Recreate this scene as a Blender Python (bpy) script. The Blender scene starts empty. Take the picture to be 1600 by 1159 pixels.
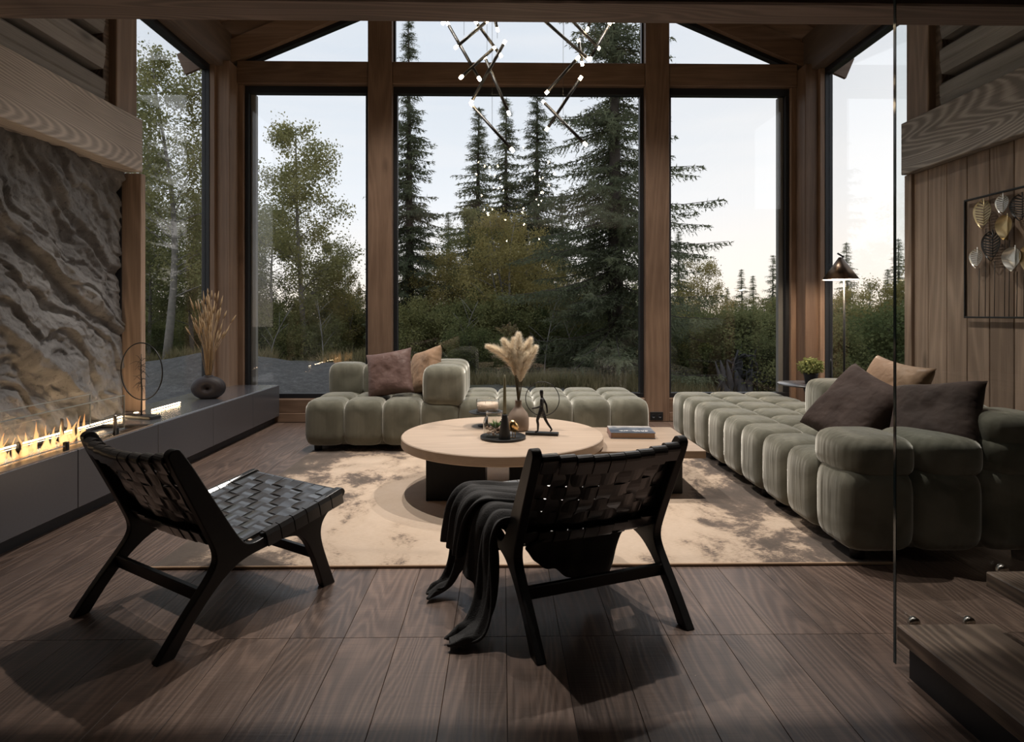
import bpy, math, random
import numpy as np
from mathutils import Vector, Matrix

# ------------------------------------------------------------------ camera, sky, exposure
sc = bpy.context.scene
COL = sc.collection
EYE = 1.15
YAW = math.radians(0.9)
cam_d = bpy.data.cameras.new('camera'); cam = bpy.data.objects.new('camera', cam_d); COL.objects.link(cam)
cam.location = (0, 0, EYE); cam.rotation_euler = (math.pi / 2, 0, -YAW)
cam_d.sensor_width = 36.0; cam_d.lens = 950 / 1600 * 36.0
cam_d.shift_x = 0.0; cam_d.shift_y = -89.5 / 1600
cam_d.clip_start = 0.05; cam_d.clip_end = 600
sc.camera = cam
vs = sc.view_settings
vs.view_transform = 'Standard'; vs.look = 'None'; vs.gamma = 1.0; vs.use_curve_mapping = False
vs.exposure = 0.45
sc.cycles.transparent_max_bounces = 24
sc.cycles.max_bounces = 8

def nd(nt, typ, ins=None, **props):
    n = nt.nodes.new('ShaderNode' + typ)
    for k, v in props.items(): setattr(n, k, v)
    for k, v in (ins or {}).items():
        s = n.inputs[k]
        if isinstance(v, bpy.types.NodeSocket): nt.links.new(v, s)
        else: s.default_value = v
    return n
def ramp(nt, fac, stops, interp='LINEAR'):
    n = nd(nt, 'ValToRGB', {'Fac': fac}); cr = n.color_ramp; cr.interpolation = interp
    while len(cr.elements) < len(stops): cr.elements.new(0.5)
    for e, (p, c) in zip(cr.elements, stops):
        e.position = p; e.color = (*c, 1) if len(c) == 3 else c
    return n.outputs['Color']
def mth(nt, op, a, b=0.0, c=None):
    ins = {0: a, 1: b}
    if c is not None: ins[2] = c
    return nd(nt, 'Math', ins, operation=op).outputs[0]
def mixc(nt, f, a, b, blend='MIX'):
    n = nd(nt, 'Mix', None, data_type='RGBA', blend_type=blend)
    for i, v in ((0, f), (6, a), (7, b)):
        if isinstance(v, bpy.types.NodeSocket): nt.links.new(v, n.inputs[i])
        else: n.inputs[i].default_value = (*v, 1) if isinstance(v, tuple) and len(v) == 3 else v
    return n.outputs[2]

SKY = 1.15
wd = bpy.data.worlds.new('dusk_sky'); sc.world = wd; wd.use_nodes = True
w = wd.node_tree; w.nodes.clear()
tc = nd(w, 'TexCoord').outputs['Generated']
sx = nd(w, 'SeparateXYZ', {0: tc})
zz = mth(w, 'MAXIMUM', sx.outputs['Z'], 0.0)
sky_c = ramp(w, zz, [(0.0, (.74, .635, .52)), (.06, (.71, .68, .645)), (.17, (.605, .635, .67)), (.36, (.505, .55, .605)), (.7, (.48, .53, .60)), (1.0, (.46, .52, .60))])
sun_az = math.radians(34)
dotn = nd(w, 'VectorMath', {0: tc, 1: (math.sin(sun_az) * .998, math.cos(sun_az) * .998, .05)}, operation='DOT_PRODUCT').outputs['Value']
glow = mth(w, 'POWER', mth(w, 'MAXIMUM', dotn, 0.0), 14.0)
sky_c = mixc(w, mth(w, 'MULTIPLY', glow, .26), sky_c, (.86, .72, .56))
cl = nd(w, 'TexNoise', {'Vector': nd(w, 'Mapping', {'Vector': tc, 'Scale': (2.0, 2.0, 16.0)}).outputs[0], 'Scale': 2.2, 'Detail': 4.0}).outputs['Fac']
sky_c = mixc(w, mth(w, 'MULTIPLY', mth(w, 'SUBTRACT', cl, .42), .55), sky_c, (.74, .70, .67))
gnd = mth(w, 'LESS_THAN', sx.outputs['Z'], -0.02)
sky_c = mixc(w, gnd, sky_c, (.12, .12, .10))
bg = nd(w, 'Background', {'Color': sky_c, 'Strength': SKY})
nt_o = nd(w, 'OutputWorld'); w.links.new(bg.outputs[0], nt_o.inputs[0])

def spot(name, loc, target, power, size, blend, col, rad=.04):
    l = bpy.data.lights.new(name, 'SPOT'); l.energy = power; l.spot_size = math.radians(size); l.spot_blend = blend
    l.color = col; l.shadow_soft_size = rad
    o = bpy.data.objects.new(name, l); COL.objects.link(o); o.location = loc
    o.rotation_euler = (Vector(target) - Vector(loc)).to_track_quat('-Z', 'Y').to_euler()
    return o
def point(name, loc, power, col, rad):
    l = bpy.data.lights.new(name, 'POINT'); l.energy = power; l.color = col; l.shadow_soft_size = rad
    o = bpy.data.objects.new(name, l); COL.objects.link(o); o.location = loc
    return o
WARM = (1.0, .80, .60)
NEUTRAL = (1.0, .92, .84)

# ------------------------------------------------------------------ helpers
CX = .178                        # middle of the room
TH = YAW
def xat(px, Y): return Y * math.tan(TH + math.atan((px - 800) / 950))
def depth(X, Y): return X * math.sin(TH) + Y * math.cos(TH)
def zat(px, py, Y): return EYE + (490 - py) / 950 * depth(xat(px, Y), Y)
R = random.Random(7)

def tag(o, label=None, cat=None, group=None, kind=None):
    if label: o['label'] = label
    if cat: o['category'] = cat
    if group: o['group'] = group
    if kind: o['kind'] = kind
    return o
def empty(name, loc=(0, 0, 0), rz=0, label=None, cat=None, group=None, kind=None, parent=None):
    o = bpy.data.objects.new(name, None); COL.objects.link(o); o.location = loc; o.rotation_euler = (0, 0, rz)
    o.empty_display_size = .05; o.parent = parent
    return tag(o, label, cat, group, kind)
def link(name, me, parent=None, loc=(0, 0, 0), rot=(0, 0, 0), scale=(1, 1, 1)):
    o = bpy.data.objects.new(name, me); COL.objects.link(o); o.parent = parent
    o.location = loc; o.rotation_euler = rot; o.scale = scale
    return o
def copy_tree(o, parent=None):
    c = o.copy(); COL.objects.link(c); c.parent = parent
    for ch in list(o.children): copy_tree(ch, c)
    return c
def np_mesh(name, v, f, m, smooth=False):
    """v (n,3) array, f (k,3) or (k,4) array"""
    v = np.asarray(v, np.float32); f = np.asarray(f, np.int32); k = f.shape[1]
    me = bpy.data.meshes.new(name); me.vertices.add(len(v)); me.vertices.foreach_set('co', v.ravel())
    me.loops.add(f.size); me.loops.foreach_set('vertex_index', f.ravel())
    me.polygons.add(len(f)); me.polygons.foreach_set('loop_start', np.arange(0, f.size, k, dtype=np.int32))
    if smooth: me.polygons.foreach_set('use_smooth', np.ones(len(f), bool))
    me.update(calc_edges=True); me.validate()
    if m: me.materials.append(m)
    return me
class MB:
    def __init__(s): s.v = []; s.f = []; s.sm = []
    def add(s, vs_, fs, smooth=False):
        b = len(s.v); s.v += [tuple(p) for p in vs_]; s.f += [tuple(i + b for i in f) for f in fs]; s.sm += [smooth] * len(fs); return s
    def box(s, x0, x1, y0, y1, z0, z1, bev=0.0):
        if bev <= 0:
            p = [(x0, y0, z0), (x1, y0, z0), (x1, y1, z0), (x0, y1, z0), (x0, y0, z1), (x1, y0, z1), (x1, y1, z1), (x0, y1, z1)]
            return s.add(p, [(0, 3, 2, 1), (4, 5, 6, 7), (0, 1, 5, 4), (1, 2, 6, 5), (2, 3, 7, 6), (3, 0, 4, 7)])
        b = min(bev, (x1 - x0) * .45, (y1 - y0) * .45, (z1 - z0) * .45)
        # chamfered box: 24 vertices
        V = []; idx = {}
        for ix, X in ((0, (x0, x1)), ):
            pass
        X = (x0, x1); Y = (y0, y1); Z = (z0, z1)
        for i in (0, 1):
            for j in (0, 1):
                for k in (0, 1):
                    sx_, sy_, sz_ = (b, -b)[i], (b, -b)[j], (b, -b)[k]
                    for ax in range(3):
                        p = [X[i] + sx_, Y[j] + sy_, Z[k] + sz_]
                        p[ax] = (X, Y, Z)[ax][(i, j, k)[ax]]
                        idx[(i, j, k, ax)] = len(V); V.append(tuple(p))
        F = []
        cyc = [(0, 0), (1, 0), (1, 1), (0, 1)]
        for ax in range(3):
            for d in (0, 1):
                q = []
                for a, c in cyc:
                    t = [0, 0, 0]; t[ax] = d; t[(ax + 1) % 3] = a; t[(ax + 2) % 3] = c
                    q.append(idx[(*t, ax)])
                F.append(q if d else q[::-1])
        for ax in range(3):
            o1, o2 = (ax + 1) % 3, (ax + 2) % 3
            for a in (0, 1):
                for c in (0, 1):
                    t0 = [0, 0, 0]; t1 = [0, 0, 0]; t0[o1] = t1[o1] = a; t0[o2] = t1[o2] = c; t0[ax] = 0; t1[ax] = 1
                    q = [idx[(*t0, o1)], idx[(*t1, o1)], idx[(*t1, o2)], idx[(*t0, o2)]]
                    F.append(q if (a + c) % 2 == 1 else q[::-1])
        for i in (0, 1):
            for j in (0, 1):
                for k in (0, 1):
                    q = [idx[(i, j, k, 0)], idx[(i, j, k, 1)], idx[(i, j, k, 2)]]
                    F.append(q if (i + j + k) % 2 == 1 else q[::-1])
        return s.add(V, F)
    def tube(s, pts, rad, n=8, cap=True, smooth=True, flat=1.0, up=None):
        pts = [Vector(p) for p in pts]; m = len(pts)
        rad = [rad] * m if isinstance(rad, (int, float)) else list(rad)
        V = []; prev = None
        for i, p in enumerate(pts):
            t = (pts[min(i + 1, m - 1)] - pts[max(i - 1, 0)]).normalized()
            if prev is None:
                a = Vector(up) if up else (Vector((0, 0, 1)) if abs(t.z) < .9 else Vector((1, 0, 0)))
                nrm = (a - t * a.dot(t)).normalized()
            else:
                nrm = (prev - t * prev.dot(t)).normalized()
            prev = nrm; bn = t.cross(nrm)
            for j in range(n):
                an = 2 * math.pi * j / n
                V.append(p + (nrm * math.cos(an) + bn * math.sin(an) * flat) * rad[i])
        F = [(i * n + j, i * n + (j + 1) % n, (i + 1) * n + (j + 1) % n, (i + 1) * n + j) for i in range(m - 1) for j in range(n)]
        if cap: F += [tuple(range(n))[::-1], tuple((m - 1) * n + j for j in range(n))]
        return s.add(V, F, smooth)
    def lathe(s, prof, n=24, c=(0, 0, 0), smooth=True, sx=1.0, sy=1.0):
        V = []; F = []; m = len(prof)
        for r, z in prof:
            for j in range(n):
                a = 2 * math.pi * j / n; V.append((c[0] + r * math.cos(a) * sx, c[1] + r * math.sin(a) * sy, c[2] + z))
        for i in range(m - 1):
            for j in range(n): F.append((i * n + j, i * n + (j + 1) % n, (i + 1) * n + (j + 1) % n, (i + 1) * n + j))
        F.append(tuple(range(n))[::-1]); F.append(tuple((m - 1) * n + j for j in range(n)))
        return s.add(V, F, smooth)
    def prism(s, poly, axis, a, b):
        """poly of 2D points extruded from a to b along axis (0,1,2)"""
        n = len(poly)
        def mk(p, h):
            if axis == 0: return (h, p[0], p[1])
            if axis == 1: return (p[0], h, p[1])
            return (p[0], p[1], h)
        V = [mk(p, a) for p in poly] + [mk(p, b) for p in poly]
        F = [tuple(range(n))[::-1], tuple(range(n, 2 * n))] + [(i, (i + 1) % n, n + (i + 1) % n, n + i) for i in range(n)]
        return s.add(V, F)
    def mesh(s, name, m, fix=True):
        me = bpy.data.meshes.new(name); me.from_pydata(s.v, [], s.f); me.update()
        me.polygons.foreach_set('use_smooth', s.sm)
        if fix:
            import bmesh
            bm = bmesh.new(); bm.from_mesh(me); bmesh.ops.recalc_face_normals(bm, faces=bm.faces); bm.to_mesh(me); bm.free()
        if m: me.materials.append(m)
        return me
    def build(s, name, m, parent=None, loc=(0, 0, 0), rot=(0, 0, 0)):
        return link(name, s.mesh(name, m), parent, loc, rot)
def autosmooth(o, ang=40):
    me = o.data; me.polygons.foreach_set('use_smooth', [True] * len(me.polygons))
    try: me.set_sharp_from_angle(angle=math.radians(ang))
    except Exception: pass
    return o

# ------------------------------------------------------------------ materials
def new_mat(name):
    m = bpy.data.materials.new(name); m.use_nodes = True; nt = m.node_tree; nt.nodes.clear()
    out = nd(nt, 'OutputMaterial'); b = nd(nt, 'BsdfPrincipled'); nt.links.new(b.outputs[0], out.inputs[0])
    return m, nt, b, out
def plain(name, col, rough=.5, metal=0.0, spec=.5, noise=0.0, nscale=20, bump=0.0, coat=0.0):
    m, nt, b, out = new_mat(name)
    b.inputs['Base Color'].default_value = (*col, 1); b.inputs['Roughness'].default_value = rough
    b.inputs['Metallic'].default_value = metal; b.inputs['Specular IOR Level'].default_value = spec
    b.inputs['Coat Weight'].default_value = coat; b.inputs['Coat Roughness'].default_value = .22; b.inputs['Coat IOR'].default_value = 1.7
    if noise or bump:
        co = nd(nt, 'TexCoord').outputs['Object']
        n = nd(nt, 'TexNoise', {'Vector': co, 'Scale': nscale, 'Detail': 5.0, 'Roughness': .6}).outputs['Fac']
        if noise:
            c = mixc(nt, n, tuple(x * (1 - noise) for x in col), tuple(min(1, x * (1 + noise)) for x in col))
            nt.links.new(c, b.inputs['Base Color'])
        if bump:
            bp = nd(nt, 'Bump', {'Height': n, 'Strength': bump, 'Distance': .01})
            nt.links.new(bp.outputs[0], b.inputs['Normal'])
    return m
def wood(name, dark, light, axis=1, rough=.5, rings=22.0, wide=7.0, saw=0.0, var=.25, spec=.4, knots=0.0, contrast=1.0, bump=.15, tint=None):
    m, nt, b, out = new_mat(name)
    co = nd(nt, 'TexCoord').outputs['Object']
    rnd = nd(nt, 'ObjectInfo').outputs['Random']
    off = nd(nt, 'CombineXYZ', {0: mth(nt, 'MULTIPLY', rnd, 37.0), 1: mth(nt, 'MULTIPLY', rnd, 91.0), 2: mth(nt, 'MULTIPLY', rnd, 53.0)})
    co2 = nd(nt, 'VectorMath', {0: co, 1: off.outputs[0]}, operation='ADD').outputs[0]
    sc_ = [wide, wide, wide]; sc_[axis] = wide * .10
    st = nd(nt, 'Mapping', {'Vector': co2, 'Scale': tuple(sc_)}).outputs[0]
    base = nd(nt, 'TexNoise', {'Vector': st, 'Scale': 1.0, 'Detail': 1.5, 'Roughness': .45}).outputs['Fac']
    g = mth(nt, 'MULTIPLY_ADD', mth(nt, 'SINE', mth(nt, 'MULTIPLY', base, rings * 6.28 / 2)), .5, .5)
    g = mth(nt, 'POWER', g, 1.6)
    fs = [160.0] * 3; fs[axis] = 4.0
    fine = nd(nt, 'TexNoise', {'Vector': nd(nt, 'Mapping', {'Vector': co2, 'Scale': tuple(fs)}).outputs[0], 'Scale': 1.0, 'Detail': 3.0}).outputs['Fac']
    f = mth(nt, 'ADD', mth(nt, 'MULTIPLY', g, .55 * contrast), mth(nt, 'MULTIPLY', fine, .55))
    big = nd(nt, 'TexNoise', {'Vector': co2, 'Scale': 2.2, 'Detail': 2.0}).outputs['Fac']
    f = mth(nt, 'ADD', f, mth(nt, 'MULTIPLY', mth(nt, 'SUBTRACT', big, .5), .45))
    f = mth(nt, 'ADD', f, mth(nt, 'MULTIPLY', mth(nt, 'SUBTRACT', rnd, .5), var * 2))
    c = ramp(nt, f, [(.08, dark), (.92, light)])
    hgt = f
    if saw:
        ss = [3.0] * 3; ss[axis] = 130.0
        sn = nd(nt, 'TexNoise', {'Vector': nd(nt, 'Mapping', {'Vector': co2, 'Scale': tuple(ss)}).outputs[0], 'Scale': 1.0, 'Detail': 3.0, 'Roughness': .7}).outputs['Fac']
        msk = nd(nt, 'TexNoise', {'Vector': co2, 'Scale': 3.0, 'Detail': 2.0}).outputs['Fac']
        k = mth(nt, 'MULTIPLY', mth(nt, 'SUBTRACT', sn, .48), mth(nt, 'MULTIPLY', msk, saw))
        c = mixc(nt, mth(nt, 'MAXIMUM', k, 0.0), c, tuple(x * .35 for x in dark))
        hgt = mth(nt, 'SUBTRACT', f, k)
    if knots:
        ks = [3.2] * 3; ks[axis] = 1.25
        vo = nd(nt, 'TexVoronoi', {'Vector': nd(nt, 'Mapping', {'Vector': co2, 'Scale': tuple(ks)}).outputs[0], 'Scale': 1.0, 'Randomness': 1.0}).outputs['Distance']
        kn = ramp(nt, vo, [(.03, (1, 1, 1)), (.13, (0, 0, 0))])
        c = mixc(nt, mth(nt, 'MULTIPLY', kn, knots), c, tuple(x * .55 for x in dark))
    if tint: c = mixc(nt, .35, c, tint)
    nt.links.new(c, b.inputs['Base Color'])
    rr = mth(nt, 'MULTIPLY_ADD', fine, .25, rough - .12); nt.links.new(rr, b.inputs['Roughness'])
    b.inputs['Specular IOR Level'].default_value = spec
    if bump:
        bp = nd(nt, 'Bump', {'Height': hgt, 'Strength': bump, 'Distance': .004}); nt.links.new(bp.outputs[0], b.inputs['Normal'])
    return m
def emit(name, col, s):
    m = bpy.data.materials.new(name); m.use_nodes = True; nt = m.node_tree; nt.nodes.clear()
    e = nd(nt, 'Emission', {'Color': (*col, 1), 'Strength': s}); o = nd(nt, 'OutputMaterial'); nt.links.new(e.outputs[0], o.inputs[0])
    return m
def glass(name, tint=(1, 1, 1), refl=1.0, rough=0.0):
    m = bpy.data.materials.new(name); m.use_nodes = True; nt = m.node_tree; nt.nodes.clear()
    o = nd(nt, 'OutputMaterial')
    fc = nd(nt, 'LayerWeight', {'Blend': .5}).outputs['Facing']
    fr = mth(nt, 'MULTIPLY', mth(nt, 'MULTIPLY_ADD', mth(nt, 'POWER', fc, 5.0), .96, .04), refl)
    t = nd(nt, 'BsdfTransparent', {'Color': (*tint, 1)}); g = nd(nt, 'BsdfGlossy', {'Color': (1, 1, 1, 1), 'Roughness': rough})
    mx = nd(nt, 'MixShader', {0: fr, 1: t.outputs[0], 2: g.outputs[0]}); nt.links.new(mx.outputs[0], o.inputs[0])
    return m
def velvet(name, dark, light, rough=.75, sheen=.6, tintc=(.8, .8, .65), pile=None):
    m, nt, b, out = new_mat(name)
    co = nd(nt, 'TexCoord').outputs['Object']
    n1 = nd(nt, 'TexNoise', {'Vector': co, 'Scale': 5.0, 'Detail': 4.0, 'Distortion': .8}).outputs['Fac']
    c = mixc(nt, ramp(nt, n1, [(.35, (0, 0, 0)), (.7, (1, 1, 1))]), dark, light)
    nt.links.new(c, b.inputs['Base Color']); b.inputs['Roughness'].default_value = rough
    b.inputs['Specular IOR Level'].default_value = .15 if pile else .25
    b.inputs['Sheen Weight'].default_value = sheen if pile else sheen * .4; b.inputs['Sheen Roughness'].default_value = .35
    b.inputs['Sheen Tint'].default_value = (*tintc, 1)
    fold = nd(nt, 'TexNoise', {'Vector': nd(nt, 'Mapping', {'Vector': co, 'Scale': (22, 22, 2.2)}).outputs[0], 'Scale': 1.0, 'Detail': 1.5, 'Distortion': .3}).outputs['Fac']
    bp = nd(nt, 'Bump', {'Height': fold, 'Strength': .35, 'Distance': .02})
    nt.links.new(bp.outputs[0], b.inputs['Normal'])
    if pile:      # upright pile catching grazing light
        sh = nd(nt, 'BsdfSheen', {'Color': (*pile, 1), 'Roughness': .45, 'Normal': bp.outputs[0]}, distribution='ASHIKHMIN')
        ad = nd(nt, 'AddShader', {0: b.outputs[0], 1: sh.outputs[0]}); nt.links.new(ad.outputs[0], out.inputs[0])
    return m
def leafmat(name, a, bcol, trans=.35):
    m = bpy.data.materials.new(name); m.use_nodes = True; nt = m.node_tree; nt.nodes.clear()
    o = nd(nt, 'OutputMaterial'); co = nd(nt, 'TexCoord').outputs['Object']; rnd = nd(nt, 'ObjectInfo').outputs['Random']
    n1 = nd(nt, 'TexNoise', {'Vector': co, 'Scale': 1.3, 'Detail': 5.0, 'Roughness': .75}).outputs['Fac']
    f = mth(nt, 'ADD', n1, mth(nt, 'MULTIPLY', mth(nt, 'SUBTRACT', rnd, .5), .25))
    c = ramp(nt, f, [(.33, a), (.68, bcol)])
    d = nd(nt, 'BsdfDiffuse', {'Color': c}); t = nd(nt, 'BsdfTranslucent', {'Color': c})
    mx = nd(nt, 'MixShader', {0: trans, 1: d.outputs[0], 2: t.outputs[0]}); nt.links.new(mx.outputs[0], o.inputs[0])
    return m

M = {}
M['timber'] = wood('brown timber', (.155, .095, .062), (.40, .265, .18), axis=2, rough=.5, rings=30, wide=3.0, knots=.5, contrast=.25)
M['timber_x'] = wood('brown timber beam', (.155, .095, .062), (.40, .265, .18), axis=0, rough=.5, rings=30, wide=3.0, knots=.5, contrast=.25)
M['timber_y'] = wood('brown timber plate', (.11, .080, .060), (.30, .215, .16), axis=1, rough=.55, rings=30, wide=3.0, knots=.5, contrast=.25)
M['front_beam'] = wood('dark front beam wood', (.085, .066, .058), (.24, .185, .165), axis=0, rough=.55, rings=40, wide=4, contrast=.8)
M['roof'] = wood('dark roof boards', (.085, .062, .048), (.21, .155, .12), axis=1, rough=.6, rings=26, wide=5)
M['log'] = wood('grey brown log', (.20, .185, .175), (.47, .44, .415), axis=1, rough=.7, rings=26, wide=3.0, knots=.8, contrast=.35)
M['lintel'] = wood('weathered lintel board', (.22, .19, .17), (.66, .585, .52), axis=1, rough=.65, rings=150, wide=2.4, knots=.2, contrast=.8)
M['plank'] = wood('stained wall plank', (.19, .13, .092), (.50, .36, .265), axis=2, rough=.55, rings=28, wide=3.4, knots=.8, contrast=.4)
M['floor'] = wood('smoked oak floor', (.066, .044, .035), (.275, .188, .145), axis=1, rough=.36, rings=52, wide=5, saw=1.9, var=.14, spec=.6, contrast=.5)
M['oak'] = wood('light oak veneer', (.37, .275, .20), (.55, .43, .33), axis=0, rough=.42, rings=28, wide=3.4, contrast=.35, bump=.05)
M['tread'] = wood('oak stair tread', (.14, .10, .075), (.38, .28, .21), axis=1, rough=.45, rings=44, wide=5, contrast=.9)
M['blackframe'] = plain('black window frame', (.012, .013, .016), .45)
M['greytrim'] = plain('pale outer frame', (.22, .21, .19), .6)
M['cabinet'] = plain('charcoal cabinet laminate', (.085, .084, .092), .26, spec=1.0, noise=.08, nscale=60)
M['worktop'] = plain('charcoal worktop', (.095, .095, .105), .26, spec=1.0, noise=.08, nscale=60, coat=1.0)
M['kick'] = plain('dark kick board', (.012, .013, .017), .5)
M['matt_black'] = plain('matt black metal', (.010, .010, .010), .45)
M['leg_black'] = plain('black stained table leg', (.006, .006, .0065), .5, spec=.3)
M['chair_wood'] = plain('black stained chair wood', (.014, .0135, .0135), .38, noise=.3, nscale=40, bump=.05)
M['leather'] = plain('black leather strap', (.035, .034, .034), .30, spec=1.0, noise=.25, nscale=90, bump=.05, coat=1.0)
M['velvet'] = velvet('olive velvet', (.115, .113, .086), (.205, .200, .158), rough=.8, sheen=1.0, tintc=(.9, .88, .8), pile=(.14, .135, .12))
M['dark_underside'] = plain('sofa foot', (.008, .008, .008), .5)
M['mauve'] = velvet('mauve brown satin', (.115, .070, .060), (.165, .103, .088), .5, .3, (.8, .6, .5))
M['tan'] = velvet('tan satin', (.29, .185, .115), (.40, .26, .165), .5, .3, (.9, .7, .5))
M['brown_fab'] = velvet('dark brown satin', (.046, .031, .026), (.074, .051, .043), .8, .15, (.6, .45, .4))
M['throw'] = plain('charcoal knit throw', (.055, .054, .054), .95, noise=.35, nscale=220, bump=.5)
M['ceramic'] = plain('taupe ceramic', (.27, .20, .15), .6, noise=.1, nscale=30)
M['dark_ceramic'] = plain('dark plum ceramic', (.022, .016, .017), .6, noise=.2, nscale=30, bump=.1)
M['gold'] = plain('gold', (.70, .46, .20), .28, 1.0)
M['silver'] = plain('silvered metal', (.72, .70, .66), .35, 1.0, noise=.15, nscale=40)
M['brass_leaf'] = plain('brass leaf', (.62, .50, .30), .38, 1.0, noise=.2, nscale=40)
M['black_leaf'] = plain('black enamel leaf', (.025, .024, .024), .3, .4)
M['bronze'] = plain('bronze shade', (.16, .115, .085), .34, 1.0)
M['steel'] = plain('brushed steel', (.45, .42, .38), .3, 1.0)
M['dry_grass'] = plain('dry grass', (.40, .28, .16), .8, noise=.4, nscale=15)
M['pampas'] = leafmat('pampas plume', (.90, .80, .64), (.97, .91, .79), .5)
M['pampas_stem'] = plain('pampas stem', (.13, .11, .06), .8)
M['wax'] = plain('cream wax', (.75, .60, .48), .5)
M['candle_green'] = plain('sage candle', (.21, .20, .12), .55)
M['pebble'] = plain('pebble', (.30, .20, .14), .7, noise=.4, nscale=60)
M['succulent'] = plain('succulent leaf', (.09, .17, .04), .5)
M['pot_leaf'] = leafmat('pot plant leaf', (.13, .17, .05), (.42, .42, .18), .25)
M['glass'] = glass('window glass', (1.0, 1.0, 1.0), .9)
M['bal_glass'] = glass('balustrade glass', (.93, .95, .95), 1.0)
M['glass_edge'] = plain('glass edge', (.03, .05, .055), .1)
M['pale_edge'] = plain('polished glass edge', (.36, .40, .40), .15)
M['jar'] = glass('clear jar glass', (.95, .95, .94), 1.3)
M['smoke_glass'] = glass('fire screen glass', (.96, .96, .96), 1.0)
M['led'] = emit('led strip', (1.0, .70, .40), 30.0)
M['tip'] = emit('chandelier bulb', (1.0, .76, .48), 48.0)
M['bulb'] = emit('lamp bulb', (1.0, .78, .5), 14.0)
M['bark'] = plain('bark', (.070, .058, .048), .9, noise=.5, nscale=14, bump=.4)
M['birch_bark'] = plain('birch bark', (.21, .19, .165), .8, noise=.6, nscale=9, bump=.2)
M['sapling_bark'] = plain('sapling bark', (.24, .225, .21), .85, noise=.5, nscale=9)
M['spruce'] = leafmat('spruce needles', (.125, .142, .090), (.27, .285, .165), .35)
M['birch'] = leafmat('birch leaves', (.165, .185, .080), (.40, .37, .17), .5)
M['yellow_birch'] = leafmat('yellowing birch leaves', (.23, .215, .085), (.47, .385, .16), .5)
M['shrub'] = leafmat('shrub leaves', (.115, .140, .060), (.30, .29, .125), .4)
M['dry_blade'] = leafmat('dry grass blades', (.11, .105, .045), (.33, .27, .15), .3)

# flames
def flame_mat():
    m = bpy.data.materials.new('flame'); m.use_nodes = True; nt = m.node_tree; nt.nodes.clear()
    o = nd(nt, 'OutputMaterial'); co = nd(nt, 'TexCoord').outputs['Object']; z = nd(nt, 'SeparateXYZ', {0: co}).outputs['Z']
    c = ramp(nt, mth(nt, 'MULTIPLY', z, 6.5), [(0.0, (1.0, .42, .12)), (.3, (1.0, .56, .22)), (1.0, (1.0, .40, .12))])
    e = nd(nt, 'Emission', {'Color': c, 'Strength': 1.9}); t = nd(nt, 'BsdfTransparent')
    fc = nd(nt, 'LayerWeight', {'Blend': .5}).outputs['Facing']
    a = mth(nt, 'MULTIPLY', mth(nt, 'POWER', mth(nt, 'SUBTRACT', 1.0, fc), 1.3), mth(nt, 'SUBTRACT', 1.0, mth(nt, 'MULTIPLY', z, 3.5)))
    mx = nd(nt, 'MixShader', {0: mth(nt, 'MAXIMUM', mth(nt, 'MULTIPLY', mth(nt, 'MULTIPLY', a, .62), mth(nt, 'MINIMUM', mth(nt, 'MULTIPLY_ADD', z, 22.0, .15), 1.0)), 0.0), 1: t.outputs[0], 2: e.outputs[0]}); nt.links.new(mx.outputs[0], o.inputs[0])
    return m
M['flame'] = flame_mat()

def rock_mat():
    m, nt, b, out = new_mat('rough rock')
    co = nd(nt, 'TexCoord').outputs['Object']
    n1 = nd(nt, 'TexNoise', {'Vector': co, 'Scale': 2.3, 'Detail': 8.0, 'Roughness': .65, 'Distortion': .6}).outputs['Fac']
    c = ramp(nt, n1, [(.25, (.105, .102, .102)), (.5, (.215, .208, .205)), (.75, (.33, .32, .31))])
    n2 = nd(nt, 'TexNoise', {'Vector': co, 'Scale': 3.1, 'Detail': 6.0, 'Roughness': .7}).outputs['Fac']
    c = mixc(nt, mth(nt, 'MULTIPLY', ramp(nt, n2, [(.60, (0, 0, 0)), (.72, (1, 1, 1))]), .45), c, (.20, .105, .05))
    n3 = nd(nt, 'TexNoise', {'Vector': co, 'Scale': 26.0, 'Detail': 8.0, 'Roughness': .75}).outputs['Fac']
    c = mixc(nt, ramp(nt, n3, [(.30, (.75, .75, .75)), (.45, (0, 0, 0))]), c, (.04, .037, .036))
    nt.links.new(c, b.inputs['Base Color']); b.inputs['Roughness'].default_value = .9; b.inputs['Specular IOR Level'].default_value = .2
    bp = nd(nt, 'Bump', {'Height': n3, 'Strength': .7, 'Distance': .025}); nt.links.new(bp.outputs[0], b.inputs['Normal'])
    return m
M['rock'] = rock_mat()

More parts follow.
